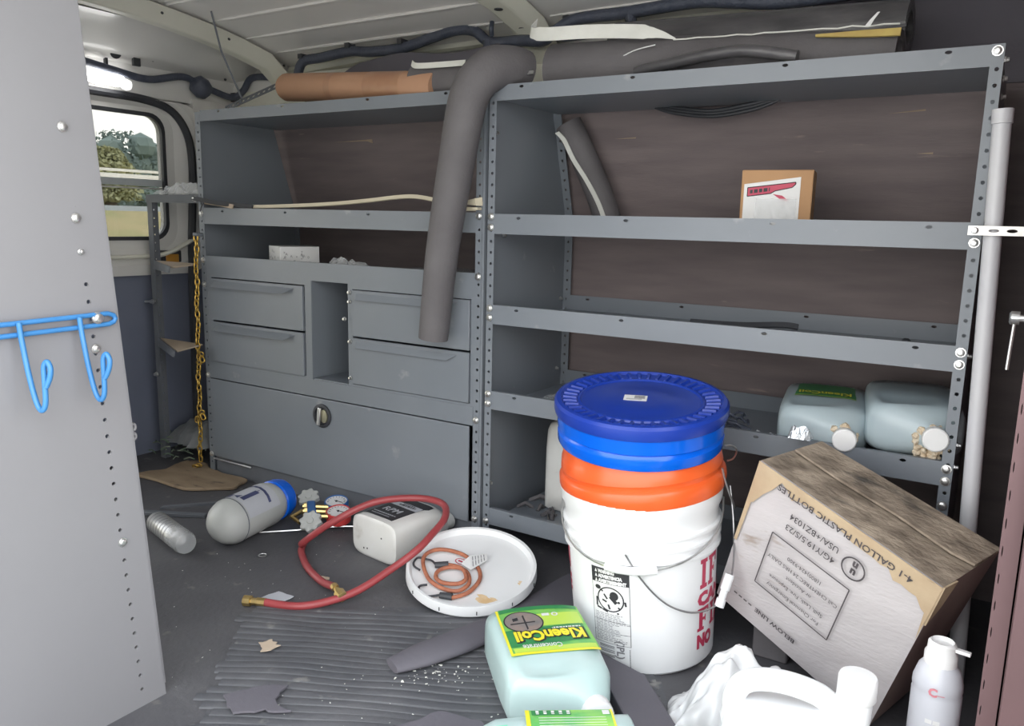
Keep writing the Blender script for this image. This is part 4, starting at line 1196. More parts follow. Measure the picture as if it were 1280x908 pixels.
for i in range(90):
    c = V((rnd.uniform(0.925, 0.962), rnd.uniform(0.012, 0.035), 0.362 + rnd.uniform(0, 0.058)))
    s_ = rnd.uniform(0.003, 0.008)
    mb.lathe([(0.1 * s_, -s_), (s_, -0.3 * s_), (0.9 * s_, 0.5 * s_), (0.1 * s_, s_)], 6, frame(c, (rnd.random(), rnd.random(), rnd.random() + .1)))
o = build('crust_heap', mb, M_cruft, smooth=0); o['kind'] = 'stuff'; tag(o, 'tan crumbly crust heaped beside the right post', 'debris')
mb = MB().box(0.830, 0.895, 0.006, 0.010, 0.359, 0.384, Matrix.Rotation(0.0, 4, 'X'))
tag(build('grey_card', mb, M_pvc), 'grey card standing in front of the right jug', 'card')
mb = MB(); crumple(mb, (0.735, -0.045, 0.410), 0.020, 0.016, 0.034, 3.3, 8, 8, 0.9)
o = build('foil_scrap', mb, M_foil, smooth=0); tag(o, 'crumpled silver plastic scrap on the top edge of the big box', 'scrap')
mb = MB(); crumple(mb, (0.655, 0.03, 0.362), 0.03, 0.02, 0.045, 6.3, 8, 8, 0.7)
tag(build('plastic_wrap', mb, M_clear, smooth=0), 'clear plastic wrap on the fourth shelf left of the jugs', 'wrap')
mb = MB()
rnd = random.Random(9)
for i in range(26):
    a = V((rnd.uniform(0.46, 0.62), rnd.uniform(0.05, 0.2), 0.360 + rnd.uniform(0.0, 0.03)))
    d_ = V((rnd.uniform(-.05, .05), rnd.uniform(-.03, .03), rnd.uniform(-0.005, .012)))
    mb.tube([a, a + d_ * 0.5 + V((0, 0, 0.006)), a + d_], 0.003, 5)
o = build('fittings_pile', mb, M_harn, smooth=50); o['kind'] = 'stuff'; tag(o, 'tangle of dark small fittings on the fourth shelf behind the blue lid', 'debris')
tag(build('shelf_card', MB().box(0.55, 0.62, 0.012, 0.016, 0.359, 0.383), M_pvc), 'grey card on the fourth shelf beside the blue bucket', 'card')
mb = MB(); crumple(mb, (0.13, 0.15, 0.356), 0.05, 0.12, 0.03, 9.3)
tag(build('plastic_wrap', mb, M_clear, smooth=60), 'clear film on the fourth shelf at its left end', 'wrap')
mb = MB().grid(lambda u, v: (0.035 + 0.11 * u, 0.02 + 0.30 * v, 0.3555 + 0.004 * math.sin(u * 5 + v * 7)), 6, 6)
tag(build('dark_cloth', mb, M_sheet, smooth=60), 'dark sheet lying flat on the fourth shelf left end', 'sheet')

# white jug on the bottom shelf behind the bucket
M = Matrix.Translation((0.150, 0.21, 0.0685))
T = thing('jug', 'dull white jug standing on the bottom shelf behind the bucket stack', 'jug', (0.15, 0.21, 0.0685))
rg = refine(jug_body(0.15, 0.11, 0.285, 0.04, 0.019, 0.80), 2)
build('bottle', MB().rings([[M @ p for p in r_] for r_ in rg]), M_whited, T, smooth=50)
cap_on(M, 0.04, 0.262, 0.021, 0.02, M_cap, T)
mb = MB()
rnd = random.Random(12)
for i in range(14):
    a = V((rnd.uniform(0.04, 0.22), rnd.uniform(0.03, 0.3), 0.070))
    d_ = V((rnd.uniform(-.05, .05), rnd.uniform(-.05, .05), 0.0))
    mb.tube([a, a + d_ * 0.5 + V((0, 0, 0.012)), a + d_], rnd.uniform(0.002, 0.008), 5)
o = build('shelf_debris', mb, M_foam, smooth=50); o['kind'] = 'stuff'; tag(o, 'dark scraps littering the bottom shelf', 'debris')

# ================================================================== RIGHT SIDE: pipe, strap, handle
mb = MB()
mb.lathe([(0.0135, 0.0), (0.0135, 0.962), (0.0155, 0.963), (0.0155, 0.985), (0.0118, 0.985), (0.0118, 0.96)], 20, frame((1.0315, -0.035, 0.0), V((-0.036, 0.0, 0.985))), True, True)
tag(build('pvc_pipe', mb, M_pvc, smooth=40), 'white plastic pipe standing upright beside the right post', 'pipe')
SB = thing('slotted_bar', 'bright slotted metal bar bolted across the right post and pipe', 'bracket', (1.01, -0.05, 0.78))
mb = MB()
mb.holes(lambda u, v, w_: V((0.968 + u, -0.0560 + 0.03 * 0 + w_, 0.788 + v)), 0.114, 0.015, [(0.010, 0.0075, 0.001, 0.001), (0.036, 0.0075, 0.0075, 0.0028), (0.061, 0.0075, 0.0075, 0.0028), (0.086, 0.0075, 0.0075, 0.0028)], 0.0025, 12)
build('bar', mb, M_alu, SB, smooth=0)
mb = MB().tube([(0.978, -0.054, 0.7955), (0.978, -0.003, 0.7955)], 0.004, 8)
build('spacer', mb, M_zinc, SB)
bolts(SB, [(0.978, -0.0562, 0.7955)], s=0.9)
HD = thing('pull_handle', 'bright metal bolt with hanging rod on the right front wall', 'handle', (1.07, -0.30, 0.62))
build('bolt_shaft', MB().tube([(1.045, -0.30, 0.682), (1.084, -0.30, 0.682)], 0.005, 10), M_zinc, HD)
build('bolt_collar', MB().lathe([(0.009, 0), (0.009, 0.010), (0.006, 0.012), (0.001, 0.012)], 12, frame((1.052, -0.30, 0.682), (-1, 0, 0))), M_zinc, HD)
build('rod', MB().tube([(1.047, -0.30, 0.682), (1.046, -0.30, 0.65), (1.045, -0.30, 0.612)], 0.0022, 8), M_zinc, HD)

# ================================================================== BUCKET STACK
def axisM(base, top):
    return frame(base, V(top) - V(base), (1, 0, 0))
B0 = V((0.509, -0.190, 0.0)); B1 = V((0.489, -0.201, 0.33))
MW = axisM(B0, B1)
WB = thing('white_bucket', 'white plastic bucket with red lettering, lowest of the nested stack', 'bucket', (0.508, -0.19, 0.0))
R0, R1, HB = 0.1305, 0.1445, 0.330
def rad(z):
    return R0 + (R1 - R0) * z / HB
prof = [(0.001, 0.004), (R0 - 0.004, 0.0), (R0, 0.005)]
prof += [(rad(z), z) for z in (0.08, 0.16, 0.205)]
for z in (0.215, 0.236, 0.257):
    prof += [(rad(z), z - 0.002), (rad(z) + 0.006, z), (rad(z) + 0.006, z + 0.005), (rad(z) + 0.001, z + 0.008)]
prof += [(rad(0.285), 0.285), (rad(0.30) + 0.006, 0.30), (rad(0.32) + 0.007, 0.322), (rad(0.32) - 0.003, 0.322), (rad(0.30) - 0.004, 0.28), (rad(0.1) - 0.004, 0.02), (0.001, 0.012)]
build('bucket_shell', MB().lathe(prof, 56, MW), M_white, WB, smooth=35)
# directions round the bucket: angle 0 = towards the camera
camdir = V((1.039 - 0.5, -1.5526 + 0.19, 0)); A0 = math.atan2(camdir.y, camdir.x)
def on_bucket(ang, z, off=0.0005):        # ang grows to the right as seen by the camera
    a = A0 + ang
    r = rad(z) + off
    return MW @ V((r * math.cos(a), r * math.sin(a), z))
def bucket_fn(ang0, z0, off=0.0006):
    return lambda a, b: on_bucket(ang0 + a / (rad(z0) + 0.001), z0 + b, off)
mb = MB()
f0 = bucket_fn(math.radians(47), 0.150)
slab_letter(mb, 'I', f0, 0.002, 0, 0.026, 0.056, 0.20)
slab_letter(mb, 'F', f0, 0.030, 0, 0.034, 0.056, 0.15)
f0 = bucket_fn(math.radians(47), 0.068)
slab_letter(mb, 'F', f0, 0.0, 0, 0.034, 0.044, 0.15)
slab_letter(mb, 'I', f0, 0.038, 0, 0.024, 0.044, 0.20)
put_text(mb, 'X', f0, 0.058, (0.066, 0.0), 0.0035, width=0.034)
put_text(mb, "CAN'T", bucket_fn(math.radians(47), 0.118), 0.034, (0, 0), 0.0022, width=0.125)
put_text(mb, 'NO', bucket_fn(math.radians(47), 0.036), 0.034, (0, 0), 0.0024, width=0.048)
for txt, z, size, wd in (('THEM', 0.165, 0.062, 0.10), ('CAN BE', 0.118, 0.045, 0.12)):
    put_text(mb, txt, bucket_fn(math.radians(-72), z), size, (-wd, 0), 0.0022, width=wd)
build('red_lettering', mb, M_red, WB, smooth=0)['kind'] = 'stuff'
# warning label
a0_, a1_, zb, zt_ = math.radians(-38), math.radians(-7.5), 0.055, 0.200
def lab_fn(u, v, off=0.0005):
    return on_bucket(a0_ + (a1_ - a0_) * u, zb + (zt_ - zb) * v, off)
build('warning_label', MB().grid(lambda u, v: lab_fn(u, v), 12, 8), M_paper, WB, smooth=60)
mb = MB()
mb.grid(lambda u, v: lab_fn(u, 0.80 + 0.20 * v, 0.0009), 10, 2)
# no-child pictogram: ring, slash, child head and body, bucket
def disc(mb, cu, cv, ru, rv, off, n=18):
    mb.add([lab_fn(cu, cv, off)] + [lab_fn(cu + ru * math.cos(2 * PI * j / n), cv + rv * math.sin(2 * PI * j / n), off) for j in range(n)], [(0, 1 + j, 1 + (j + 1) % n) for j in range(n)])
def annulus(mb, cu, cv, ru, rv, k_, off, n=28):
    vs = []
    for j in range(n):
        c, s_ = math.cos(2 * PI * j / n), math.sin(2 * PI * j / n)
        vs += [lab_fn(cu + ru * c, cv + rv * s_, off), lab_fn(cu + ru * k_ * c, cv + rv * k_ * s_, off)]
    mb.add(vs, [(2 * j, 2 * j + 1, (2 * j + 3) % (2 * n), (2 * j + 2) % (2 * n)) for j in range(n)])
annulus(mb, 0.50, 0.60, 0.36, 0.165, 0.90, 0.0009)
def strip(mb, pts, wd, off):
    for (u0, v0), (u1, v1) in zip(pts[:-1], pts[1:]):
        dx, dy = u1 - u0, (v1 - v0) * 2.1
        l_ = math.hypot(dx, dy); nx, ny = -dy / l_ * wd / 2, dx / l_ * wd / 4.2
        mb.add([lab_fn(u0 + nx, v0 + ny, off), lab_fn(u0 - nx, v0 - ny, off), lab_fn(u1 - nx, v1 - ny, off), lab_fn(u1 + nx, v1 + ny, off)], [(0, 1, 2, 3)])
strip(mb, [(0.24, 0.715), (0.76, 0.485)], 0.045, 0.0010)
disc(mb, 0.60, 0.655, 0.115, 0.058, 0.0009)
disc(mb, 0.72, 0.58, 0.035, 0.016, 0.0009)
disc(mb, 0.17, 0.735, 0.08, 0.03, 0.0009)
strip(mb, [(0.50, 0.64), (0.66, 0.56)], 0.10, 0.0009)
for p in ([(0.28, 0.58), (0.40, 0.56)], [(0.33, 0.66), (0.42, 0.60)], [(0.44, 0.53), (0.48, 0.47)], [(0.12, 0.60), (0.12, 0.48)], [(0.12, 0.47), (0.42, 0.43)], [(0.88, 0.60), (0.90, 0.54)], [(0.68, 0.44), (0.70, 0.42)]):
    strip(mb, p, 0.05, 0.0009)
for u0, v0, u1, v1 in ((0, 0, 1, 0.004), (0, 0, 0.012, 1), (0.988, 0, 1, 1), (0, 0.30, 1, 0.304), (0, 0.15, 1, 0.154)):
    mb.grid(lambda u, v: lab_fn(u0 + (u1 - u0) * u, v0 + (v1 - v0) * v, 0.0009), 8, 1)
build('label_print', mb, M_ink, WB, smooth=0)['kind'] = 'stuff'
mb = MB()
LW = (a1_ - a0_) * rad(0.13)
for i, s_ in enumerate(('WARNING', 'ADVERTENCIA', 'AVERTISSEMENT')):
    vv = 0.945 - i * 0.062
    fn = lambda a, b: lab_fn(a / LW, vv + b / (zt_ - zb), 0.0013)
    put_text(mb, s_, fn, 0.0085, (0.20 * LW, -0.0015), 0.0006, width=(0.44, 0.64, 0.74)[i] * LW)
    mb.add([lab_fn(0.10, vv - 0.012, 0.0013), lab_fn(0.17, vv - 0.012, 0.0013), lab_fn(0.135, vv + 0.035, 0.0013)], [(0, 1, 2)])
build('warning_words', mb, M_paper, WB, smooth=0)['kind'] = 'stuff'
mb = MB()
rnd = random.Random(5)
for i in range(17):
    v0 = 0.395 - i * 0.0225
    u = 0.06
    end = rnd.uniform(0.5, 0.95)
    while u < end:
        du = rnd.uniform(0.04, 0.13)
        mb.grid(lambda a, b: lab_fn(u + du * a, v0 + 0.008 * b, 0.0009), 1, 1)
        u += du + 0.025
build('fine_print', mb, M_inkg, WB, smooth=0)['kind'] = 'stuff'
mb = MB()
for i in range(15):
    zz = 0.020 + i * 0.0021
    if i % 4 == 3: continue
    mb.grid(lambda a, b: on_bucket(math.radians(-34 + 13 * a), zz + (0.0014 if i % 3 else 0.0008) * b, 0.0006), 4, 1)
fn = lambda a, b: on_bucket(math.radians(-19.0) + b / 0.128, 0.066 - a, 0.0006)
put_text(mb, '(IPL)', fn, 0.019, (0.002, 0), 0.0006)
put_dashes(mb, lambda a, b: on_bucket(math.radians(-9.0) + b / 0.128, 0.050 - a, 0.0006), 0.0, 0.0, 0.038, 0.0018, 4)
build('bar_code', mb, M_inkg, WB, smooth=0)['kind'] = 'stuff'
def bail(parent, M, ra, z_ear, drop, spread, grip, a_left=-96, a_right=96, wire=0.0019, swing=0.0, name='bail_wire', m=M_zinc, zl=None):
    pts = []
    N2 = 22
    for i in range(N2 + 1):
        t_ = i / N2
        ang = math.radians(a_left + (a_right - a_left) * t_)
        s_ = math.sin(PI * t_)
        r = ra + spread * s_
        pts.append(M @ V((r * math.cos(A0 + ang + swing), r * math.sin(A0 + ang + swing), z_ear - drop * s_ ** 0.8)))
    build(name, MB().tube(pts, wire, 6), m, parent, smooth=60)
    if grip:
        i0, i1 = grip
        build('grip', MB().tube(pts[i0:i1 + 1], 0.0075, 12), M_white, parent, smooth=60)
    return pts
bail(WB, MW, R1 + 0.006, 0.292, 0.085, -0.002, (9, 13), swing=math.radians(-6))

OB = thing('orange_bucket', 'orange bucket nested in the white bucket, only its rim band showing', 'bucket', (0.488, -0.20, 0.1))
MO = axisM(V((0.4925, -0.1985, 0.316)), V((0.485, -0.205, 0.40)))
r = 0.150
prof = [(0.110, -0.235), (0.133, -0.01), (r - 0.006, 0.000), (r + 0.001, 0.003), (r + 0.004, 0.016), (r + 0.0035, 0.030), (r + 0.001, 0.034), (r - 0.003, 0.037), (r - 0.003, 0.042), (r - 0.001, 0.046), (r - 0.004, 0.066), (r - 0.007, 0.070), (r - 0.008, 0.100), (r - 0.010, 0.095), (r - 0.012, 0.05), (0.118, -0.225), (0.001, -0.225)]
build('bucket_shell', MB().lathe([(0.001, -0.235)] + prof, 56, MO), M_orange, OB, smooth=35)
bail(OB, MO, r + 0.004, 0.045, 0.10, 0.012, None, a_left=68, a_right=118, swing=math.radians(0))
# long second handle reaching the right grip of the stack
mb = MB()
pw = [MW @ V(((R1 + 0.004) * math.cos(A0 - 0.16), (R1 + 0.004) * math.sin(A0 - 0.16), 0.236))]
for ang, z, e in ((-0.12, 0.224, 0.006), (-0.02, 0.200, 0.008), (0.16, 0.166, 0.010), (0.36, 0.140, 0.012), (0.62, 0.122, 0.014), (0.86, 0.118, 0.018), (1.02, 0.126, 0.026), (1.14, 0.150, 0.034), (1.26, 0.20, 0.034), (1.42, 0.26, 0.026), (1.55, 0.315, 0.018)):
    q = rad(z) + e
    pw.append(MW @ V((q * math.cos(A0 + ang), q * math.sin(A0 + ang), z)))
sp_ = spline(pw, 4)
build('bail_wire', MB().tube(sp_, 0.0018, 6), mat('dull_wire', (0.30, 0.30, 0.31), 0.35, 0.8, (0.4, 0.4, 0.4), 40), OB, smooth=60)
gp = [MW @ V(((rad(.13) + 0.026) * math.cos(A0 + 1.00), (rad(.13) + 0.026) * math.sin(A0 + 1.00), 0.118)), MW @ V(((rad(.16) + 0.034) * math.cos(A0 + 1.15), (rad(.16) + 0.034) * math.sin(A0 + 1.15), 0.172))]
dg = gp[1] - gp[0]
build('grip', MB().lathe([(0.0085, 0), (0.0085, 0.24), (0.0065, 0.26), (0.0065, 0.5), (0.0085, 0.52), (0.0085, 1.0), (0.004, 1.0), (0.004, 0.1)], 14, frame(gp[0], dg) @ Matrix.Diagonal((1, 1, dg.length, 1)), True, True), M_white, OB, smooth=40)

BB = thing('blue_bucket', 'blue bucket with a dark blue ribbed lid, topmost of the nested stack', 'bucket', (0.48, -0.20, 0.3))
nb = V((0.030, -0.125, 0.98)).normalized()
cb = V((0.486, -0.208, 0.402))
MBb = frame(cb, nb, (1, 0, 0))
r = 0.150
prof = [(0.001, -0.12), (0.125, -0.12), (r - 0.016, -0.015), (r - 0.014, 0.0), (r - 0.001, 0.002), (r + 0.001, 0.006), (r + 0.001, 0.021), (r - 0.003, 0.025), (r - 0.004, 0.028), (r + 0.001, 0.032), (r + 0.002, 0.058), (r - 0.004, 0.064), (r - 0.010, 0.066), (0.001, 0.066)]
build('bucket_shell', MB().lathe(prof, 64, MBb), M_blueb, BB, smooth=35)
prof = [(r + 0.001, 0.056), (r + 0.0055, 0.058), (r + 0.0075, 0.066), (r + 0.007, 0.078), (r + 0.003, 0.083), (r - 0.004, 0.084), (r - 0.008, 0.079), (r - 0.034, 0.076), (r - 0.036, 0.079), (r - 0.040, 0.080), (r - 0.043, 0.077), (0.070, 0.0765), (0.067, 0.0772), (0.030, 0.0772), (0.001, 0.0772)]
ld = build('lid', MB().lathe(prof, 72, MBb, False, True), M_blue, BB, smooth=30)
mb = MB()
for i in range(44):
    a = 2 * PI * i / 44
    m4 = MBb @ Matrix.Rotation(a, 4, 'Z')
    mb.hexa([m4 @ V(p) for p in ((r - 0.034, -0.0035, 0.075), (r - 0.008, -0.0045, 0.078), (r - 0.008, 0.0045, 0.078), (r - 0.034, 0.0035, 0.075), (r - 0.033, -0.002, 0.0805), (r - 0.009, -0.003, 0.083), (r - 0.009, 0.003, 0.083), (r - 0.033, 0.002, 0.0805))])
build('rib_ring', mb, M_blue, ld, smooth=0)
ms = MBb @ Matrix.Rotation(A0 + PI / 2 - 0.06, 4, 'Z') @ Matrix.Translation((-0.010, 0.006, 0.0775))
build('sticker', MB().box(-0.021, 0.021, -0.014, 0.014, 0, 0.0006, ms), M_paper, ld, smooth=0)
mb = MB()
for i in range(6):
    mb.box(-0.002, 0.017, 0.010 - i * 0.004 - 0.0013, 0.010 - i * 0.004 + 0.0013, 0.0006, 0.001, ms) if i < 4 else mb.box(-0.016, 0.012, 0.010 - i * 0.004 - 0.0007, 0.010 - i * 0.004 + 0.0007, 0.0006, 0.001, ms)
build('sticker_print', mb, M_inkg, ld, smooth=0)['kind'] = 'stuff'
mb = MB()
pts = []
for ang, z, e in ((1.35, 0.010, 0.004), (1.40, 0.008, 0.016), (1.50, -0.008, 0.024), (1.56, -0.028, 0.020), (1.60, -0.036, 0.010)):
    q = r + e
    pts.append(MBb @ V((q * math.cos(A0 + ang), q * math.sin(A0 + ang), z)))
build('bail_wire', MB().tube(spline(pts, 4), 0.0019, 6), M_zinc, BB, smooth=60)

# ================================================================== WHITE BUCKET LID ON THE FLOOR with bungee
nl = V((0.112, -0.186, 0.976)).normalized()
cl_ = V((0.117, -0.213, 0.062))        # rim plane centre
ML = frame(cl_, nl, (1, 0, 0))
WLd = thing('bucket_lid', 'white bucket lid lying upside down on the floor with a rusty stain', 'lid', (0.117, -0.213, 0.0))
r = 0.140
prof = [(0.001, -0.016), (r - 0.028, -0.016), (r - 0.012, -0.012), (r - 0.006, -0.001), (r, 0.0), (r + 0.001, -0.003), (r + 0.002, -0.022), (r - 0.002, -0.027), (r - 0.03, -0.022), (0.001, -0.022)]
# keep the low edge above the floor
build('lid_shell', MB().lathe(prof, 64, ML), M_white, WLd, smooth=35)
def lidp(a, b, z=-0.0155):
    return ML @ V((a, b, z))
for cx_, cy_, s_ in ((0.080, -0.066, 1.0), (0.098, -0.058, 0.6), (0.118, 0.020, 0.55)):
    n = 16
    mb = MB()
    mb.add([lidp(cx_, cy_)] + [lidp(cx_ + s_ * 0.022 * math.cos(2 * PI * j / n) * (1 + 0.3 * math.sin(j * 2.1)), cy_ + s_ * 0.012 * math.sin(2 * PI * j / n) * (1 + 0.3 * math.sin(j * 1.3)), -0.0153) for j in range(n)], [(0, 1 + j, 1 + (j + 1) % n) for j in range(n)])
    build('rust_stain', mb, M_stain, WLd, smooth=0)
mb = MB()
rnd = random.Random(2)
for i in range(6):
    a = -2.0 + i * 0.55
    p = ML @ V(((r + 0.0025) * math.cos(a), (r + 0.0025) * math.sin(a), -0.010))
    q = ML @ V(((r + 0.0025) * math.cos(a), (r + 0.0025) * math.sin(a), -0.018))
    mb.tube([p, q], 0.0009, 4)
build('rim_slot', mb, M_ink, WLd)['kind'] = 'stuff'
# emblem print
n = 18
mb = MB()
vs = []
for j in range(n):
    c, s_ = math.cos(2 * PI * j / n), math.sin(2 * PI * j / n)
    vs += [lidp(-0.037 + 0.014 * c, 0.012 + 0.010 * s_, -0.0154), lidp(-0.037 + 0.0115 * c, 0.012 + 0.0078 * s_, -0.0154)]
mb.add(vs, [(2 * j, 2 * j + 1, (2 * j + 3) % (2 * n), (2 * j + 2) % (2 * n)) for j in range(n)])
mb.add([lidp(-0.044, 0.010, -.0154), lidp(-0.030, 0.010, -.0154), lidp(-0.030, 0.0145, -.0154), lidp(-0.044, 0.0145, -.0154)], [(0, 1, 2, 3)])
build('round_print', mb, M_red, WLd, smooth=0)

BG = thing('bungee_cord', 'orange bungee cord with black plastic hooks coiled in the white lid', 'cord', (0.0, -0.17, 0.02))
def onlid(px_, py_, h):
    """lid-plane coordinates (a right, b away) with height h above the dish"""
    return ML @ V((px_, py_, -0.0155 + h))
cp = [(0.0212, -0.105, .006), (0.0403, -0.0728, .006), (0.0383, -0.0281, .006), (0.0172, 0.0029, .006), (-0.0191, 0.022, .007), (-0.0533, 0.0238, .010), (-0.0915, 0.0092, .012), (-0.1066, -0.0189, .012), (-0.0945, -0.0486, .010), (-0.0523, -0.0831, .008), (-0.012, -0.0911, .007), (0.0202, -0.0807, .007), (0.0282, -0.0542, .009), (0.0142, -0.0307, .010), (-0.01, -0.0189, .010), (-0.0372, -0.0284, .010), (-0.0512, -0.0496, .009), (-0.0422, -0.0721, .010), (-0.016, -0.0829, .014), (0.0132, -0.0693, .015), (0.0172, -0.046, .015), (-0.0101, -0.0229, .015), (-0.0492, -0.0221, .008)]
build('cord_body', MB().tube(spline([onlid(*p) for p in cp], 5), 0.0044, 8), M_bungee, BG, smooth=60)
build('ferrule', MB().tube([onlid(-0.047, -0.0205, .008), onlid(-0.0705, -0.038, .008)], [0.0075, 0.0065], 10), M_black, BG)
build('ferrule', MB().tube([onlid(0.0215, -0.102, .007), onlid(-0.003, -0.1117, .007)], [0.0075, 0.0065], 10), M_black, BG)
build('hook', MB().tube(spline([onlid(a, b, .009) for a, b in ((-0.070, -0.036), (-0.085, -0.030), (-0.100, -0.033), (-0.116, -0.038), (-0.1146, -0.0544), (-0.105, -0.066), (-0.0865, -0.0702))], 4), 0.0024, 7), M_black, BG, smooth=60)
build('hook', MB().tube(spline([onlid(a, b, .008) for a, b in ((-0.002, -0.111), (-0.010, -0.120), (-0.024, -0.130), (-0.046, -0.125), (-0.0543, -0.1116), (-0.0442, -0.0996))], 4), 0.0024, 7), M_black, BG, smooth=60)
tp = [onlid(*p) for p in ((-0.020, -0.012, .016), (-0.018, 0.020, .018), (0.004, 0.052, .012), (0.017, 0.036, .010), (0.009, -0.016, .014))]
tg = build('care_tag', MB().prism([tp[0], tp[1], tp[4]], nl * 0.0006).prism([tp[1], tp[2], tp[3], tp[4]], nl * 0.0006), M_paper, BG, smooth=0)
mb = MB()
for i in range(5):
    u = 0.12 + 0.17 * i
    a = tp[1].lerp(tp[2], u); b = tp[4].lerp(tp[3], u)
    for v0, v1 in ((0.1, 0.4), (0.46, 0.85)):
        p, q = a.lerp(b, v0), a.lerp(b, v1)
        sdv = (tp[2] - tp[1]).normalized() * 0.002
        mb.add([p + nl * 0.001, q + nl * 0.001, q + sdv + nl * 0.001, p + sdv + nl * 0.001], [(0, 1, 2, 3)])
build('tag_print', mb, M_inkg, tg, smooth=0)['kind'] = 'stuff'

# ================================================================== RED HOSE
HS = thing('charging_hose', 'red rubber hose with brass fittings looping over the white jug and lid', 'hose', (-0.2, -0.3, 0.0))
hp = [(-0.195, -0.515, 0.010), (-0.113, -0.479, 0.010), (-0.055, -0.400, 0.022), (-0.022, -0.315, 0.052), (0.004, -0.262, 0.082), (0.008, -0.215, 0.102), (-0.002, -0.150, 0.122), (-0.045, -0.105, 0.133), (-0.115, -0.120, 0.136), (-0.185, -0.190, 0.130), (-0.255, -0.258, 0.085), (-0.320, -0.285, 0.030), (-0.352, -0.250, 0.010), (-0.345, -0.262, 0.009), (-0.315, -0.295, 0.009), (-0.241, -0.345, 0.009), (-0.165, -0.378, 0.010), (-0.100, -0.405, 0.026)]
build('hose_body', MB().tube(spline(hp, 6), 0.0082, 10), M_hose, HS, smooth=60)
e0, e1 = V(hp[0]), V(hp[1]); d0 = (e0 - e1).normalized()
fit = [(0.009, 0), (0.009, 0.018), (0.0075, 0.019), (0.0075, 0.030), (0.0115, 0.031), (0.0115, 0.046), (0.008, 0.048), (0.001, 0.048)]
build('brass_fitting', MB().lathe(fit, 8, frame(e0 - d0 * 0.006, d0)), M_brass, HS, smooth=30)
e0, e1 = V(hp[-1]), V(hp[-2]); d0 = (e0 - e1); d0.z = -0.012; d0.normalize()
build('brass_fitting', MB().lathe([(0.0085, 0), (0.0085, 0.010), (0.006, 0.011), (0.006, 0.026), (0.012, 0.027), (0.012, 0.045), (0.008, 0.047), (0.001, 0.047)], 8, frame(e0 - d0 * 0.004, d0)), M_brass, HS, smooth=30)

# ================================================================== WHITE OIL JUG lying behind the lid
Mj = frame((-0.166, -0.212, 0.0505), (0.13, 0.99, 0), (-0.99, 0.13, 0))
T = thing('oil_jug', 'scuffed white plastic jug with a black label lying behind the white lid', 'jug', (-0.14, -0.11, 0.0))
rg = refine(jug_body(0.152, 0.100, 0.205, -0.046, 0.018, 0.84), 2)
bj = build('bottle', MB().rings([[Mj @ p for p in r_] for r_ in rg]), M_whited, T, smooth=50)
mb = MB().grid(lambda u, v: Mj @ V((0.058 - 0.108 * u, 0.0505 - 0.0035 * abs(2 * u - 1) ** 6, 0.022 + 0.130 * v)), 12, 4)
lb = build('product_label', mb, M_ink, T, smooth=60)
jf = lambda a, b: Mj @ V((0.055 - a, 0.0512, 0.022 + b))
mb = MB()
put_text(mb, 'RPM', jf, 0.030, (0.018, 0.038), 0.0006, width=0.055)
put_dashes(mb, jf, 0.010, 0.020, 0.075, 0.004, 5)
put_dashes(mb, jf, 0.014, 0.010, 0.060, 0.003, 6)
mb.add([jf(0.006, 0.078), jf(0.1, 0.074), jf(0.1, 0.098), jf(0.05, 0.102), jf(0.006, 0.096)], [(0, 1, 2, 3, 4)])
build('label_words', mb, M_lab, lb, smooth=0)
mb = MB()
put_dashes(mb, lambda a, b: jf(a, b) + V((0, 0, 0.0006)), 0.030, 0.084, 0.055, 0.007, 8)
put_dashes(mb, lambda a, b: jf(a, b) + V((0, 0, 0.0006)), 0.036, 0.094, 0.04, 0.0035, 9)
build('label_small_print', mb, M_ink, lb, smooth=0)
mb = MB()
mb.lathe([(0.0205, 0), (0.021, 0.002), (0.020, 0.024), (0.001, 0.024)], 20, Mj @ Matrix.Translation((-0.046, 0, 0.186)))
build('cap', mb, M_cyl, T, smooth=40)
mb = MB()
for a, b in ((-0.030, 0.010), (0.020, -0.028), (0.032, -0.030)):
    mb.lathe([(0.0022, 0), (0.0022, 0.0006)], 8, Mj @ Matrix.Translation((a, b, -0.0004)))
build('speck', mb, M_ink, T)['kind'] = 'stuff'
mb = MB().prism([(-0.245, -0.03, 0.012), (-0.215, -0.028, 0.012), (-0.238, -0.02, 0.062)], (0.004, 0.006, 0.0))
tag(build('card_scrap', mb, M_lab, smooth=0), 'small torn pale card corner standing behind the white jug', 'scrap')

# ================================================================== GAS CYLINDER, GAUGES, CAN
GC = thing('gas_cylinder', 'pale grey gas cylinder with a blue collar lying on the floor', 'cylinder', (-0.52, -0.24, 0.0))
ga, gb_ = V((-0.510, -0.352, 0.0575)), V((-0.545, -0.140, 0.0575))
Mg = frame(ga, gb_ - ga, (0, 0, 1))
R = 0.0565
prof = [(0.001, -0.040), (0.020, -0.037), (0.038, -0.026), (0.050, -0.010), (R, 0.008), (R, 0.145), (R - 0.004, 0.162), (0.043, 0.180), (0.036, 0.186), (0.001, 0.19)]
build('tank', MB().lathe(prof, 36, Mg), M_cyl, GC, smooth=40)
build('weld_seam', MB().lathe([(R + 0.0006, 0.014), (R + 0.0016, 0.016), (R + 0.0006, 0.018)], 36, Mg, False, False), M_paintd, GC)
def cyl_lab(u, v, off=0.0008):
    a = math.radians(-88 + 165 * u)
    return Mg @ V(((R + off) * math.cos(a), (R + off) * math.sin(a), 0.022 + 0.112 * v))
lb = build('product_label', MB().grid(lambda u, v: cyl_lab(u, v), 18, 2), M_lab, GC, smooth=60)
mb = MB()
fl = lambda a, b: cyl_lab(0.46 + b / (R * 2.88) , 0.05 + a / 0.112, 0.0016)
put_dashes(mb, fl, 0.022, -0.075, 0.07, 0.006, 11)
put_dashes(mb, fl, 0.03, -0.060, 0.05, 0.004, 12)
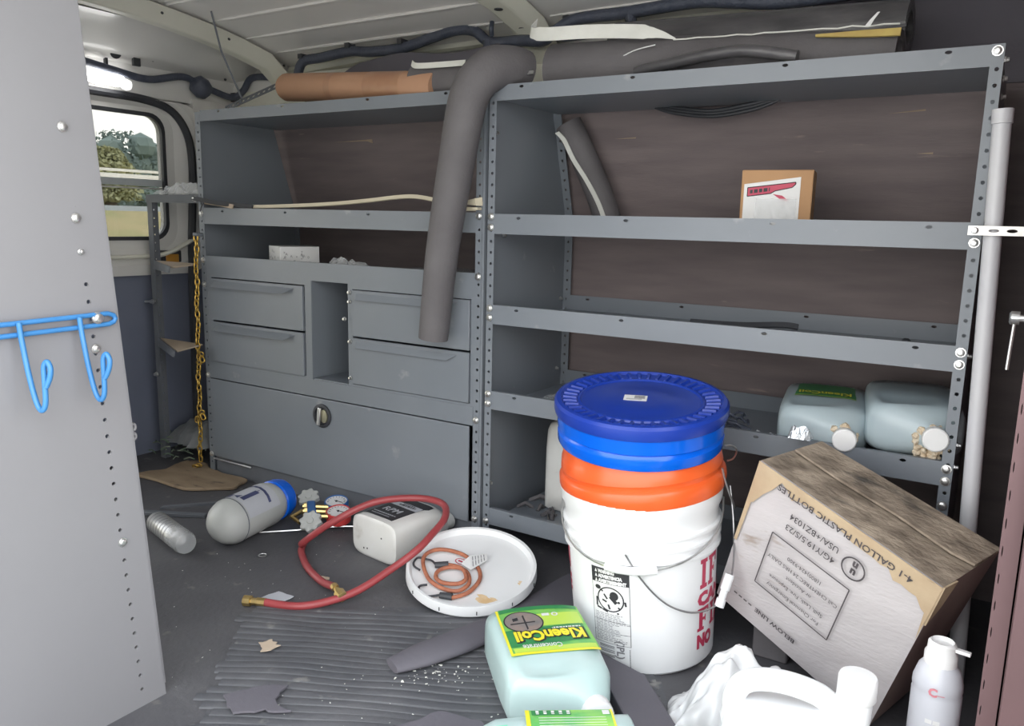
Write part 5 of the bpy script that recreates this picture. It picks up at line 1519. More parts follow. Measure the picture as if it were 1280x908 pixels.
put_dashes(mb, fl, 0.012, 0.030, 0.06, 0.003, 13)
for u0, u1, v0, v1 in ((0.30, 0.48, 0.02, 0.20), (0.10, 0.9, 0.66, 0.74), (0.62, 0.70, 0.1, 0.62), (0.14, 0.20, 0.30, 0.60)):
    mb.grid(lambda u, v: cyl_lab(u0 + (u1 - u0) * u, v0 + (v1 - v0) * v + (0.10 * math.sin(u * 3) if v0 > 0.6 else 0), 0.0014), 8, 2)
mb.add([cyl_lab(0.50, 0.14, 0.0014), cyl_lab(0.60, 0.24, 0.0014), cyl_lab(0.60, 0.06, 0.0014)], [(0, 1, 2)])
build('label_print', mb, mat('navy_print', (0.05, 0.06, 0.14), 0.5, 0, (0.07, 0.08, 0.17), 30), lb, smooth=0)
prof = [(0.044, 0.166), (0.0535, 0.172), (0.054, 0.190), (0.050, 0.206), (0.046, 0.208), (0.044, 0.19)]
build('collar', MB().lathe(prof, 28, Mg, False, False), M_blueb, GC, smooth=40)
build('valve', MB().lathe([(0.010, 0.185), (0.010, 0.205), (0.0065, 0.207), (0.0065, 0.228), (0.001, 0.228)], 12, Mg), M_brass, GC, smooth=40)

MG = thing('manifold_gauge', 'manifold gauge set with a blue and a red gauge on the floor', 'gauge', (-0.43, -0.10, 0.0))
mx_ = V((-0.442, -0.139, 0.042))
ax = V((0.74, -0.67, 0)).normalized()                   # along the manifold, towards the camera
gx = V((0.67, 0.74, 0)).normalized()
def gpt(a, b, c=0.0): return mx_ + ax * a + gx * b + V((0, 0, c))
for a, mcol, nm in ((-0.052, M_gblue, 'blue'), (0.024, M_gred, 'red')):
    c0 = gpt(a, 0.068, -0.030)
    gdir = V((0.10, -0.16, 0.98))
    Mq = frame(c0, gdir)
    g = build('gauge', MB().lathe([(0.001, 0.0), (0.026, 0.0), (0.0315, 0.005), (0.0325, 0.030), (0.030, 0.034), (0.0285, 0.034), (0.0285, 0.031)], 28, Mq, True, False), mcol, MG, smooth=40)
    g['label'] = nm + ' rubber-cased gauge'
    build('dial', MB().lathe([(0.0286, 0.0312), (0.001, 0.0312)], 28, Mq, False, True), M_paper, g, smooth=40)
    mb = MB()
    for i in range(13):
        an = math.radians(-40 + 260 * i / 12)
        q0 = Mq @ V((0.020 * math.cos(an), 0.020 * math.sin(an), 0.0318)); q1 = Mq @ V((0.024 * math.cos(an), 0.024 * math.sin(an), 0.0318))
        mb.tube([q0, q1], 0.0007, 4)
    mb.tube([Mq @ V((-0.006, 0, 0.0322)), Mq @ V((0.018, 0.004, 0.0322))], 0.0009, 4)
    mb.lathe([(0.003, 0.0312), (0.003, 0.0335)], 10, Mq)
    build('needle', mb, M_ink, g)
mb = MB()
for a in (-0.030, 0.005, 0.040):
    mb.tube([gpt(a, -0.022, 0.0), gpt(a, 0.046, -0.008)], 0.0065, 8)
    mb.lathe([(0.009, -0.004), (0.009, 0.008)], 6, frame(gpt(a, -0.014, 0), gx))
mb.tube([gpt(0.005, -0.022, 0), gpt(0.018, -0.050, -0.010), gpt(0.040, -0.030, -0.018)], 0.006, 8)
build('fitting', mb, M_brass, MG, smooth=40)
build('manifold_block', MB().box(-0.011, 0.011, -0.011, 0.011, -0.042, 0.048, frame(gpt(0.003, 0, 0), ax)), M_gblue, MG, bevel=0.003)
for a, dz in ((-0.078, 0.004), (0.078, -0.004)):
    mb = MB()
    n = 24
    Mk = frame(gpt(a, -0.004, dz), V((0.28, -0.62, 0.72)) if a > 0 else V((0.25, -0.45, 0.85)))
    rings = []
    for z, k_ in ((-0.007, 0.92), (-0.006, 1.0), (0.006, 1.0), (0.008, 0.9), (0.008, 0.35), (0.011, 0.3), (0.011, 0.02)):
        rings.append([Mk @ V(((0.0265 + 0.0028 * (math.cos(8 * 2 * PI * j / 48) if k_ > 0.8 else 0)) * k_ * math.cos(2 * PI * j / 48), (0.0265 + 0.0028 * (math.cos(8 * 2 * PI * j / 48) if k_ > 0.8 else 0)) * k_ * math.sin(2 * PI * j / 48), z)) for j in range(48)])
    mb.rings(rings)
    build('valve_knob', mb, M_cyl, MG, smooth=40)
tag(build('thin_wire', MB().tube(spline([(-0.50, -0.262, 0.006), (-0.43, -0.20, 0.008), (-0.37, -0.13, 0.008), (-0.30, -0.07, 0.006)], 4), 0.0022, 6), M_zinc), 'thin straight wire on the floor under the gauges', 'wire')

SC = thing('clear_capped_can', 'silver aerosol can with a clear cap lying near the end panel', 'can', (-0.61, -0.42, 0.0))
s0, s1 = V((-0.72, -0.397, 0.029)), V((-0.535, -0.445, 0.029))
Ms = frame(s0, s1 - s0)
build('can_body', MB().lathe([(0.001, 0), (0.024, 0.0), (0.0265, 0.006), (0.0265, 0.135), (0.022, 0.146), (0.014, 0.150), (0.001, 0.150)], 24, Ms), M_silver, SC, smooth=40)
mb = MB()
for i in range(7):
    mb.grid(lambda u, v: Ms @ V((0.0268 * math.cos(-1.2 + 2.4 * u + 2.6), 0.0268 * math.sin(-1.2 + 2.4 * u + 2.6), 0.018 + 0.016 * i + 0.003 * v)), 10, 1)
build('can_print', mb, M_inkg, SC, smooth=60)
build('nozzle', MB().lathe([(0.012, 0.150), (0.012, 0.160), (0.006, 0.161), (0.006, 0.170), (0.001, 0.170)], 12, Ms), M_cap, SC, smooth=40)
build('clear_cap', MB().lathe([(0.0282, 0.128), (0.0284, 0.132), (0.0275, 0.182), (0.024, 0.188), (0.001, 0.188)], 24, Ms, False, True), M_clear, SC, smooth=40)

# ================================================================== KLEENCOIL JUGS
def kleen(Mk, name_label, loc, plas, second=False):
    T = thing('coil_cleaner_jug', name_label, 'jug', loc)
    rg = refine(jug_body(0.174, 0.108, 0.270, 0.046 if not second else -0.046, 0.0195, 0.80), 3)
    dent(rg, (0.168, 0.215), (-0.062, 0.030) if not second else (-0.03, 0.060), 0.012)
    build('bottle', MB().rings([[Mk @ p for p in r_] for r_ in rg]), plas, T, smooth=60)
    cap_on(Mk, 0.046 if not second else -0.046, 0.240, 0.0235, 0.024, M_cap, T)
    return T
M1 = frame((0.366, -0.380, 0.0545), (0.69, -0.724, 0), (0.724, 0.69, 0))
T = kleen(M1, 'translucent green jug with bright green label lying on the floor before the buckets', (0.46, -0.48, 0.0), M_jug)
hz = lambda x_: 0.054 - 0.0045 * abs(x_ / 0.084) ** 7
def l1(a, b, off=0.0008):               # a: towards -x when reading, b: up the bottle
    x_ = 0.079 - a
    return M1 @ V((x_, hz(x_) + off, 0.014 + b))
LWd, LHt = 0.150, 0.150
arch = lambda u: 0.010 * (1 - (2 * u - 1) ** 2)
lb = build('product_label', MB().grid(lambda u, v: l1(LWd * u, LHt * v - arch(u) * 0.8 * (1 - v)), 24, 8), M_green, T, smooth=60)
mb = MB()
mb.grid(lambda u, v: l1(LWd * u, LHt * (0.955 + 0.045 * v), 0.0014), 24, 1)
mb.grid(lambda u, v: l1(LWd * (0.972 + 0.028 * u), LHt * v, 0.0014), 1, 8)
build('label_border', mb, M_yel, lb, smooth=60)
mb = MB()
mb.grid(lambda u, v: l1(LWd * (0.02 + 0.94 * u), -arch(u) * 0.8 + 0.013 * v, 0.0014), 24, 2)
mb.grid(lambda u, v: l1(LWd * (0.05 + 0.93 * u), LHt * (0.48 + 0.36 * v) - 0.010 * (1 - u), 0.0012), 20, 2)
build('label_dark_band', mb, M_dgreen, lb, smooth=60)
mb = MB()
mb.grid(lambda u, v: l1(LWd * (0.03 + 0.50 * u), LHt * (0.14 + 0.28 * v), 0.0012), 12, 2)
mb.grid(lambda u, v: l1(LWd * (0.02 + 0.93 * u), LHt * (0.86 + 0.09 * v), 0.0012), 20, 2)
build('label_lime_band', mb, M_lime, lb, smooth=60)
def oval(mb, ca, cb_, ra, rb, off, k_=0.0, n=28):
    vs = []
    if k_:
        for j in range(n):
            c, s_ = math.cos(2 * PI * j / n), math.sin(2 * PI * j / n)
            vs += [l1(ca + ra * c, cb_ + rb * s_, off), l1(ca + ra * k_ * c, cb_ + rb * k_ * s_, off)]
        mb.add(vs, [(2 * j, 2 * j + 1, (2 * j + 3) % (2 * n), (2 * j + 2) % (2 * n)) for j in range(n)])
    else:
        mb.add([l1(ca, cb_, off)] + [l1(ca + ra * math.cos(2 * PI * j / n), cb_ + rb * math.sin(2 * PI * j / n), off) for j in range(n)], [(0, 1 + j, 1 + (j + 1) % n) for j in range(n)])
mb = MB(); oval(mb, 0.108, 0.046, 0.033, 0.034, 0.0016)
ov = build('oval_picture', mb, mat('grey_brown_print', (0.20, 0.19, 0.185), 0.4, 0, (0.30, 0.23, 0.20), 45), lb, smooth=60)
mb = MB(); oval(mb, 0.108, 0.046, 0.035, 0.036, 0.0018, 0.93)
for q in ((0.088, 0.046, 0.132, 0.050), (0.104, 0.022, 0.107, 0.070), (0.116, 0.030, 0.126, 0.040)):
    mb.add([l1(q[0], q[1], .0018), l1(q[2], q[1] + 0.004, .0018), l1(q[2], q[3] + 0.004, .0018), l1(q[0], q[3], .0018)], [(0, 1, 2, 3)])
build('picture_lines', mb, M_ink, lb, smooth=60)
mb = MB()
put_text(mb, 'KleenCoil', lambda a, b: l1(a, b, 0.0018), 0.045, (0.010, 0.080), 0.0045, width=0.124)
build('word_outline', mb, M_ink, lb, smooth=0)
mb = MB()
put_text(mb, 'KleenCoil', lambda a, b: l1(a, b, 0.0024), 0.0435, (0.0118, 0.0808), 0.0018, width=0.1205)
build('brand_word', mb, M_yel, lb, smooth=0)
mb = MB()
put_text(mb, 'Concentrate', lambda a, b: l1(a, b, 0.0022), 0.020, (0.060, 0.122), 0.0003, width=0.066)
put_dashes(mb, lambda a, b: l1(a, b, 0.0022), 0.058, 0.022, 0.016, 0.009, 15)
oval(mb, 0.048, 0.027, 0.006, 0.0065, 0.0022, 0.55)
put_dashes(mb, lambda a, b: l1(a, b, 0.0022), 0.014, 0.072, 0.05, 0.004, 14)
build('small_words', mb, M_paper, lb, smooth=0)['kind'] = 'stuff'

M2 = frame((0.688, -0.632, 0.0545), (-0.815, -0.58, 0), (0.58, -0.815, 0))
T = kleen(M2, 'green jug with striped lime label at the bottom edge, cap to the left', (0.58, -0.72, 0.0), M_jug, True)
mb = MB()
rgk = refine(jug_body(0.1684, 0.1084, 0.270, -0.046, 0.0195, 0.80), 3)
rgk = [r_ for r_ in rgk if 0.175 < r_[0].z < 0.238]
mb.rings([[M2 @ p for p in r_] for r_ in rgk], False, False)
build('green_liquid_tint', mb, M_jugg, T, smooth=60)
def l2(a, b, off=0.0008):
    x_ = -0.080 + a
    return M2 @ V((x_, 0.054 - 0.0045 * abs(x_ / 0.084) ** 7 + off, 0.028 + b))
lb = build('product_label', MB().grid(lambda u, v: l2(0.150 * u, 0.125 * v), 16, 2), M_green, T, smooth=60)
mb = MB()
mb.grid(lambda u, v: l2(0.150 * u, 0.003 * v, 0.0012), 16, 1)
mb.grid(lambda u, v: l2(0.150 * u, 0.119 + 0.006 * v, 0.0012), 16, 1)
build('label_border', mb, M_yel, lb, smooth=60)
mb = MB()
mb.grid(lambda u, v: l2(0.002 + 0.014 * u, 0.060 + 0.056 * v, 0.0012), 4, 2)
build('label_dark_band', mb, M_dgreen, lb, smooth=60)
mb = MB()
for i in range(5):
    put_dashes(mb, lambda a, b: l2(0.004 + a, 0.110 - 0.011 * i - b, 0.0018), 0.0, 0.0, 0.010, 0.0045, 20 + i)
mb.grid(lambda u, v: l2(0.004 + 0.012 * u, 0.005 + 0.010 * v, 0.0016), 1, 1)
for i in range(9):
    mb.grid(lambda u, v: l2(0.022 + 0.006 * i + 0.0012 * u, 0.012 + 0.095 * v, 0.0014), 1, 1)
build('small_words', mb, M_paper, lb, smooth=0)['kind'] = 'stuff'

# ================================================================== WHITE JUG WITH HANDLE, BAG, CAN, BOX
T = thing('handled_jug', 'bright white plastic jug with a loop handle at the bottom right, beside the clear bag', 'jug', (0.85, -0.52, 0.0))
Mw = Matrix.Translation((0.853, -0.520, 0.0)) @ Matrix.Rotation(math.radians(6), 4, 'Z') @ Matrix.Diagonal((1, 1, 0.93, 1))
hx, hy = 0.088, 0.060
rings = []
for z, a, b, e, ox in ((0, .90, .86, .5, 0), (.006, .98, .96, .45, 0), (.03, 1, 1, .42, 0), (.10, 1, 1, .44, 0), (.140, .99, .97, .46, 0), (.157, .95, .86, .52, 0), (.166, .86, .70, .6, .004)):
    rings.append(jug_section(z, hx * a, hy * b, e, ox))
for z, r_, ox in ((.172, .050, .034), (.178, .034, .060), (.186, .027, .068), (.205, .0235, .072), (.222, .021, .074)):
    rings.append(jug_section(z, r_, r_ if r_ < .04 else r_ * 0.8, 0.9, ox))
build('bottle', MB().rings([[Mw @ p for p in q] for q in refine(rings, 2)]), M_jugw, T, smooth=60)
hp = spline([(-0.070, 0, 0.120), (-0.077, 0, 0.158), (-0.070, 0, 0.186), (-0.050, 0, 0.202), (-0.015, 0, 0.209), (0.020, 0, 0.206), (0.040, 0, 0.198), (0.056, 0, 0.180), (0.062, 0, 0.160)], 5)
build('handle', MB().tube([Mw @ V(p) for p in hp], [0.020] * 4 + [0.0155] * (len(hp) - 10) + [0.0165, 0.017, 0.018, 0.019, 0.020, 0.02], 14, flat=1.0), M_jugw, T, smooth=60)
n = 36
mb = MB(); mb.lathe([(0.0228, 0.0), (0.0242, 0.003), (0.0238, 0.030), (0.0222, 0.034), (0.001, 0.0345)], 36, Mw @ Matrix.Translation((0.075, 0, 0.213)), True, True)
build('cap', mb, M_cap, T, smooth=40)

def bagfn(u, v):
    a, b = u * 2 - 1, v * 2 - 1
    rr = max(0.0, 1 - (a * a) ** 0.9) ** 0.5 * max(0.0, 1 - (b * b) ** 0.9) ** 0.5
    n1 = noise.noise(V((u * 3.1, v * 3.1, 1.3))); n2 = noise.noise(V((u * 8.0, v * 8.0, 4.1))); n3 = abs(noise.noise(V((u * 5.0 + 3, v * 5.0, 2.7))))
    x_ = 0.728 + a * 0.098 * (1 + 0.25 * n1) ; y_ = -0.352 + b * 0.085 * (1 + 0.25 * n2) - 0.10 * max(0, -a) ** 1.5 * 0.6
    fold = abs(noise.noise(V((u * 6.0 + 1.5 * n1, v * 2.4, 6.2)))) + 0.6 * abs(noise.noise(V((u * 3.0, v * 11.0 + n2, 8.2))))
    z_ = 0.004 - 0.020 * fold * rr + 1.05 * rr * (0.040 + 0.085 * max(0, min(1, (a + 0.75) / 0.75))) * (1 + 0.35 * n1) + 0.018 * (n2 - n3) * rr
    return V((x_, y_, max(0.003, z_)))
mb = MB(); mb.grid(bagfn, 64, 56)
o = build('plastic_bag', mb, M_bag, smooth=70)
tag(o, 'crumpled translucent white plastic bag on the floor before the big box', 'bag')

SP = thing('spray_can', 'white spray can with small red markings standing in the right corner', 'can', (1.012, -0.385, 0.0))
Mc = Matrix.Translation((1.013, -0.385, 0.0))
build('can_body', MB().lathe([(0.001, 0.0), (0.030, 0), (0.0315, 0.004), (0.0315, 0.172), (0.0303, 0.176), (0.0315, 0.180), (0.031, 0.190), (0.026, 0.207), (0.019, 0.216), (0.001, 0.216)], 32, Mc), M_can, SP, smooth=35)
build('cap', MB().lathe([(0.0205, 0.212), (0.0205, 0.228), (0.018, 0.232), (0.0175, 0.243), (0.0145, 0.246), (0.013, 0.240), (0.001, 0.240)], 24, Mc), M_cap, SP, smooth=35)
build('spray_tab', MB().box(0.012, 0.035, -0.004, 0.004, 0.236, 0.241, Mc @ Matrix.Rotation(-0.15, 4, 'Z')), M_cap, SP, bevel=0.001)
cd = math.atan2(-1.5526 + 0.385, 1.039 - 1.013)
def canp(a, b, off=0.0006):
    an = cd + a / 0.033
    return Mc @ V(((0.0315 + off) * math.cos(an), (0.0315 + off) * math.sin(an), b))
mb = MB()
n = 18
mb.add([canp(-0.004, 0.110)] + [canp(-0.004 + 0.0075 * math.cos(2 * PI * j / n), 0.110 + 0.0075 * math.sin(2 * PI * j / n)) for j in range(n)], [(0, 1 + j, 1 + (j + 1) % n) for j in range(n)])
put_text(mb, 'C', canp, 0.016, (-0.010, 0.1785), 0.0008)
put_dashes(mb, canp, 0.001, 0.1805, 0.010, 0.0014, 3)
build('red_mark', mb, M_pink, SP, smooth=0)['kind'] = 'stuff'
mb = MB()
put_dashes(mb, canp, -0.010, 0.138, 0.020, 0.006, 2, 0.2)
build('white_mark', mb, M_paper, SP, smooth=0)

# big worn carton, leaning
BX = thing('chemical_carton', 'large worn cardboard carton with upside-down lettering leaning at the right', 'box', (0.922, -0.241, 0.002))
A, B, C_, D, E_, F2, G, H = [V(p) for p in ((0.713, -0.224, 0.406), (1.005, -0.320, 0.295), (1.067, -0.183, 0.316), (0.776, -0.089, 0.416), (0.631, -0.144, 0.111), (0.922, -0.243, 0.002), (0.974, -0.110, 0.022), (0.690, -0.020, 0.131))]
def bil(a, b, c, d):
    return lambda u, v: a * (1 - u) * (1 - v) + b * u * (1 - v) + c * u * v + d * (1 - u) * v
ctr = (A + B + C_ + D + E_ + F2 + G + H) / 8
def face(mb, q, amp, nu, nv, seed):
    f_ = bil(*q)
    nn = (q[1] - q[0]).cross(q[3] - q[0]).normalized()
    if nn.dot(q[0] - ctr) < 0: nn = -nn
    def fn(u, v):
        e = (u * (1 - u) * v * (1 - v)) ** 0.5 * 2
        return f_(u, v) + nn * (amp * noise.noise(V((u * 3 + seed, v * 3, seed))) * e + 0.0)
    mb.grid(fn, nu, nv)
mb = MB(); face(mb, (A, B, F2, E_), 0.004, 20, 20, 1.0)
build('front_wall', mb, M_boxw, BX, smooth=60)
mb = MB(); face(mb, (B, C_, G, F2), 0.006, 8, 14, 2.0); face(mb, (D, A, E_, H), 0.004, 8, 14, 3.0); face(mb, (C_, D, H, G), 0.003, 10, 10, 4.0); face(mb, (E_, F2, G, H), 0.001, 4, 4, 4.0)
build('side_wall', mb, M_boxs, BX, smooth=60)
mb = MB(); face(mb, (A, B, C_, D), 0.006, 28, 12, 5.0)
build('top_wall', mb, M_boxt, BX, smooth=60)
nt_ = (B - A).cross(D - A).normalized()
if nt_.z < 0: nt_ = -nt_
nf = (B - A).cross(E_ - A).normalized()
if nf.dot(A - ctr) < 0: nf = -nf
ff = bil(A, B, F2, E_)
ft = bil(A, B, C_, D)
# glued top flap with its torn outer edge
mb = MB()
fp = [(0.02, 0.50), (0.30, 0.47), (0.62, 0.50), (0.90, 0.46), (1.0, 0.50), (1.005, 0.98), (0.55, 0.99), (0.02, 0.99)]
mb.prism([ft(u, v) + nt_ * 0.005 for u, v in fp], nt_ * 0.004)
build('top_flap', mb, M_boxt, BX, smooth=0, bevel=0.001)
# kraft edge where the white face has peeled
mb = MB()
rnd = random.Random(8)
top_, low = [], []
N3 = 26
for i in range(N3 + 1):
    u = i / N3
    base = 0.070 if 0.12 < u < 0.80 else 0.12
    top_.append((u, -0.004)); low.append((u, base + 0.045 * noise.noise(V((u * 9, 0.3, 0))) + rnd.uniform(-0.012, 0.012) + (0.16 * max(0, 1 - u * 9)) + 0.10 * max(0, u - 0.90) * 8))
off = nf * 0.0045
mb.add([ff(u, v) + off for u, v in top_] + [ff(u, v) + off for u, v in low], [(i, i + 1, N3 + 2 + i, N3 + 1 + i) for i in range(N3)])
mb.add([ff(0.0, 0.0) + off, ff(0.035, 0.0) + off, ff(0.018, 0.55) + off, ff(0.0, 0.55) + off], [(0, 1, 2, 3)])
mb.add([ff(0.93, 0.0) + off, ff(1.0, 0.0) + off, ff(1.0, 0.34) + off, ff(0.978, 0.16) + off], [(0, 1, 2, 3)])
build('peeled_edge', mb, M_boxk, BX, smooth=0)
mb = MB()
mb.prism([B + nf * 0.004 + V((0.0, 0.0, 0.002)), B + (C_ - B) * 0.18 + V((0.002, 0, 0.001)), B + (C_ - B) * 0.13 + (F2 - B) * 0.16, B + (F2 - B) * 0.24 + nf * 0.003], V((0.003, -0.001, 0)))
build('torn_corner', mb, M_boxk, BX, smooth=0)
WU, WV = (B - A).length, (E_ - A).length
def bx(a, b):         # reading frame turned upside down: a from the right edge, b from the top edge downwards is negative
    return ff(1 - a / WU, b / WV) + nf * 0.0062
mb = MB()
put_text(mb, '4-1 GALLON PLASTIC BOTTLES', bx, 0.0165, (0.038, 0.014), 0.0002, width=0.242)
put_text(mb, 'USA/+BZ1034', bx, 0.0165, (0.150, 0.050), 0.0001, width=0.092)
put_text(mb, '4G/Y19.5/S/23', bx, 0.0165, (0.150, 0.073), 0.0001, width=0.094)
n = 28
vs = []
for j in range(n):
    c, s_ = math.cos(2 * PI * j / n), math.sin(2 * PI * j / n)
    vs += [bx(0.120 + 0.0205 * c, 0.067 + 0.0205 * s_), bx(0.120 + 0.0178 * c, 0.067 + 0.0178 * s_)]
mb.add(vs, [(2 * j, 2 * j + 1, (2 * j + 3) % (2 * n), (2 * j + 2) % (2 * n)) for j in range(n)])
put_text(mb, 'u', bx, 0.019, (0.1140, 0.0675), 0.0010)
put_text(mb, 'n', bx, 0.019, (0.1145, 0.0535), 0.0010)
def bline(a0, b0, a1, b1, wd=0.0022):
    dx, dy = a1 - a0, b1 - b0
    l_ = math.hypot(dx, dy); nx, ny = -dy / l_ * wd / 2, dx / l_ * wd / 2
    K = 8
    for i in range(K):
        p, q = i / K, (i + 1) / K
        mb.add([bx(a0 + dx * p + nx, b0 + dy * p + ny), bx(a0 + dx * q + nx, b0 + dy * q + ny), bx(a0 + dx * q - nx, b0 + dy * q - ny), bx(a0 + dx * p - nx, b0 + dy * p - ny)], [(0, 1, 2, 3)])
FA0, FA1, FB0, FB1 = 0.112, 0.262, 0.106, 0.222
for q in ((FA0, FB0, FA1, FB0), (FA0, FB1, FA1, FB1), (FA0, FB0, FA0, FB1), (FA1, FB0, FA1, FB1)):
    bline(*q)
for i, s_ in enumerate(('1(800)424-9300', 'Call CHEMTREC 24 HRS DAILY', 'or Accident', 'Spill, Leak, Fire, Exposure', 'For Chemical Emergency')):
    vs_, _ = text_verts(s_, 1.0)
    wd = (max(v.x for v in vs_) - min(v.x for v in vs_))
    sz = 0.0105
    wd2 = min(wd * sz, 0.138)
    put_text(mb, s_, bx, sz, ((FA0 + FA1) / 2 - wd2 / 2, FB0 + 0.0235 + i * 0.0185), 0.0, width=wd2)
put_text(mb, 'BELOW LINE', bx, 0.012, (0.158, 0.272), 0.0003, width=0.085)
for i in range(4):
    bline(0.252 + i * 0.011, 0.275, 0.259 + i * 0.011, 0.275, 0.0028)
build('black_lettering', mb, M_inkbox, BX, smooth=0)['kind'] = 'stuff'
tag(build('foam_block', MB().box(0.70, 0.765, -0.13, -0.045, 0.0, 0.062), M_foam, bevel=0.004), 'black foam block wedged under the raised left side of the carton', 'block')

# ================================================================== FLOOR COVERINGS AND LITTER
# ribbed mat, ridges along (0.85, 0.53)
RM = thing('ribbed_mat', 'worn black rubber mat with long ridges on the van floor', 'mat', (0.0, -0.65, 0.0))
dx_, dy_ = V((0.86, 0.51, 0)).normalized(), V((-0.51, 0.86, 0)).normalized()
cm = V((0.16, -0.62, 0))
mb = MB()
PT, NR = 0.0205, 27
def ridge_line(k_, u):
    bend = 0.012 * math.sin(u * 5.2 + k_ * 0.11) + 0.010 * noise.noise(V((u * 5.0, k_ * 0.22, 0.5)))
    lo_, hi_ = -0.215 + 0.05 * noise.noise(V((k_ * 0.45, 0, 0))) + 0.0025 * k_ * -1, 0.52
    return cm + dx_ * (lo_ + (hi_ - lo_) * u) + dy_ * ((k_ - NR / 2) * PT + bend)
prof = [(0.0, 0.0008), (0.06, 0.0040), (0.14, 0.0048), (0.82, 0.0048), (0.90, 0.0040), (0.97, 0.0008)]
NU = 26
allv, allf = [], []
for k_ in range(NR):
    base = len(allv)
    hgt = 1.0
    for i in range(NU + 1):
        u = i / NU
        for q, h in prof:
            wear = 0.75 + 0.25 * noise.noise(V((u * 6, k_ * 0.5, 2.2)))
            p = ridge_line(k_, u) + dy_ * (q * PT)
            allv.append(V((p.x, p.y, 0.0008 + h * wear)))
    m_ = len(prof)
    for i in range(NU):
        for j in range(m_ - 1):
            allf.append((base + i * m_ + j, base + (i + 1) * m_ + j, base + (i + 1) * m_ + j + 1, base + i * m_ + j + 1))
mb.add(allv, allf)
o = build('ridge', mb, M_mat, RM, smooth=50); o['kind'] = 'stuff'
mb = MB()
mb.prism([cm + dx_ * a + dy_ * b for a, b in ((-0.20, -0.285), (0.53, -0.285), (0.53, 0.285), (-0.27, 0.285))], (0, 0, 0.0012))
build('backing', mb, M_mat, RM, smooth=0)

def slab(name, poly, z0, th, m, label, cat, jag=0.0, seed=1):
    rnd = random.Random(seed)
    pts = []
    for (x0, y0), (x1, y1) in zip(poly, poly[1:] + poly[:1]):
        for i in range(4):
            t_ = i / 4
            pts.append((x0 + (x1 - x0) * t_ + rnd.uniform(-jag, jag), y0 + (y1 - y0) * t_ + rnd.uniform(-jag, jag), z0))
    return tag(build(name, MB().prism(pts, (0, 0, th)), m, smooth=0, bevel=min(0.003, th / 3)), label, cat)
slab('rubber_sheet', [(0.445, -0.312), (0.575, -0.345), (0.672, -0.45), (0.66, -0.56), (0.628, -0.525), (0.600, -0.480)], 0.0, 0.026, M_sheet, 'thick flat black sheet on the floor before the white bucket', 'sheet')
slab('rubber_scrap', [(0.045, -0.715), (0.075, -0.695), (0.085, -0.735), (0.135, -0.745), (0.095, -0.765), (0.06, -0.80), (0.01, -0.775)], 0.008, 0.004, M_sheet, 'torn flat black rubber scrap on the ribbed mat near the end panel', 'scrap', 0.004, 2)
slab('rubber_scrap', [(0.30, -0.68), (0.335, -0.605), (0.40, -0.595), (0.47, -0.62), (0.50, -0.69), (0.40, -0.78)], 0.008, 0.004, M_sheet, 'flat black rubber scrap at the bottom edge beside the lower green jug', 'scrap', 0.003, 3)
foam_tube('foam_tube', [(0.185, -0.555, 0.014), (0.208, -0.500, 0.016), (0.235, -0.430, 0.017), (0.258, -0.350, 0.017)], [0.022, 0.034, 0.036, 0.034], M_sheet, 'flattened black foam strip on the ribbed mat left of the green jug', n=18, flat=0.42, hollow=False)
slab('floor_sheet', [(0.235, -0.30), (0.365, -0.24), (0.335, -0.085), (0.26, -0.03)], 0.0, 0.012, M_sheet, 'dark sheet on the floor between the white lid and the bucket', 'sheet', 0.003, 5)
slab('board', [(-1.165, -0.17), (-1.13, -0.085), (-1.155, 0.005), (-1.10, 0.030), (-0.99, -0.010), (-0.845, -0.008), (-0.815, -0.085), (-0.93, -0.165)], 0.001, 0.010, M_wood, 'broken tan wooden board lying on the floor under the chain', 'board', 0.006, 4)
mb = MB()
mb.hexa([(-0.90, -0.36, 0.0), (-0.89, -0.375, 0.0), (-0.70, -0.27, 0.0), (-0.71, -0.255, 0.0), (-0.90, -0.36, 0.012), (-0.89, -0.375, 0.012), (-0.70, -0.27, 0.010), (-0.71, -0.255, 0.010)])
tag(build('metal_strip', mb, M_paintd, bevel=0.002), 'dark flat metal strip on the floor beyond the silver can', 'strip')
mb = MB()
mb.hexa([(-0.86, -0.28, 0.0), (-0.855, -0.295, 0.0), (-0.74, -0.16, 0.0), (-0.75, -0.15, 0.0), (-0.86, -0.28, 0.006), (-0.855, -0.295, 0.006), (-0.74, -0.16, 0.006), (-0.75, -0.15, 0.006)])
tag(build('metal_strip', mb, M_paintd), 'thin dark strip pointing at the gas cylinder from the end panel', 'strip')
# litter in the far corner
mb = MB(); crumple(mb, (-1.17, 0.10, 0.06), 0.11, 0.10, 0.09, 4.4)
tag(build('plastic_wrap', mb, mat('grey_wrap_film', (0.16, 0.17, 0.18), 0.3, 0, (0.24, 0.25, 0.26), 12, 0.6, 40), smooth=60), 'grey crumpled wrap heaped in the rear corner behind the chain', 'wrap')
mb = MB()
rnd = random.Random(21)
for i in range(26):
    a = V((-1.20 + rnd.uniform(-.08, .09), 0.03 + rnd.uniform(-.07, .06), 0.02 + rnd.uniform(0, 0.05)))
    d_ = V((rnd.uniform(-.05, .05), rnd.uniform(-.03, .03), rnd.uniform(-0.015, .02)))
    mb.tube([a, a + d_ * 0.5 + V((0, 0, 0.006)), a + d_], 0.0022, 4)
o = build('green_strands', mb, mat('dull_green_plastic', (0.10, 0.16, 0.10), 0.5, 0, (0.22, 0.25, 0.20), 40), smooth=50); o['kind'] = 'stuff'
tag(o, 'dull green and grey strands littering the rear corner floor', 'debris')
mb = MB(); crumple(mb, (-1.13, 0.02, 0.850), 0.105, 0.025, 0.045, 7.7, 16, 8, 0.9)
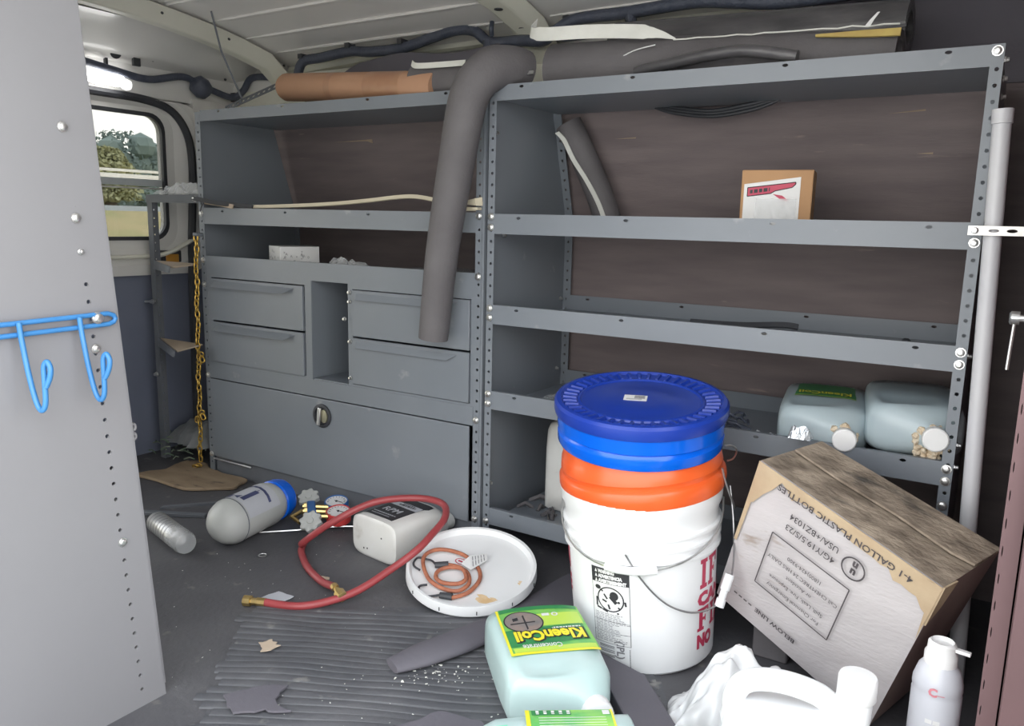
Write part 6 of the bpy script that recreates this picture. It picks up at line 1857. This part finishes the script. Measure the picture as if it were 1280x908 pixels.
tag(build('plastic_wrap', mb, M_clear, smooth=0), 'crumpled clear wrap on top of the dark corner rack', 'wrap')
# small bits
mb = MB()
n = 14
mb.add([(-0.185 + 0.016 * math.cos(2 * PI * j / n) , -0.352 + 0.008 * math.sin(2 * PI * j / n), 0.003 + 0.002 * math.sin(j)) for j in range(n)] + [(-0.185, -0.352, 0.007)], [(j, (j + 1) % n, n) for j in range(n)])
tag(build('dry_leaf', mb, M_tan), 'small pale dry leaf on the floor inside the red hose loop', 'leaf')
slab('torn_label', [(-0.225, -0.500), (-0.215, -0.455), (-0.170, -0.452), (-0.175, -0.490)], 0.002, 0.002, M_lab, 'torn printed label under the brass hose end', 'scrap', 0.002, 6)
slab('tape_scrap', [(-0.075, -0.625), (-0.06, -0.605), (-0.035, -0.615), (-0.045, -0.645)], 0.009, 0.002, M_tan, 'tan scrap lying on the ribbed mat left of the foam strip', 'scrap', 0.004, 7)
mb = MB().tube([(-0.392 + 0.009 * math.cos(2 * PI * j / 14), -0.345 + 0.009 * math.sin(2 * PI * j / 14), 0.002) for j in range(14)], 0.0014, 5, closed=True)
tag(build('washer', mb, M_zinc), 'small bright metal ring on the floor before the gas cylinder', 'ring')
mb = MB()
rnd = random.Random(31)
for i in range(230):
    q_ = rnd.random()
    if q_ < 0.35:
        x_, y_ = rnd.gauss(0.255, 0.035), rnd.gauss(-0.515, 0.03)
        s_ = rnd.uniform(0.0006, 0.0022)
    else:
        x_, y_ = rnd.uniform(-0.50, 0.45), rnd.uniform(-0.85, -0.12)
        s_ = rnd.uniform(0.0004, 0.0013) * (2.2 if rnd.random() < 0.06 else 1)
    zb_ = 0.0058 if y_ < -0.34 and x_ > -0.05 else 0.0006
    M = frame((x_, y_, zb_), (rnd.uniform(-.3, .3), rnd.uniform(-.3, .3), 1), (rnd.uniform(-1, 1), rnd.uniform(-1, 1), 0))
    k_ = rnd.randint(4, 6)
    lp = [(s_ * rnd.uniform(0.6, 1.9) * math.cos(2 * PI * j / k_), s_ * rnd.uniform(0.5, 1.3) * math.sin(2 * PI * j / k_), 0) for j in range(k_)]
    mb.prism([M @ V(p) for p in lp], (0, 0, s_ * 0.5))
o = build('floor_crumbs', mb, M_tape, smooth=0); o['kind'] = 'stuff'; tag(o, 'white crumbs and flakes scattered over the black floor', 'debris')
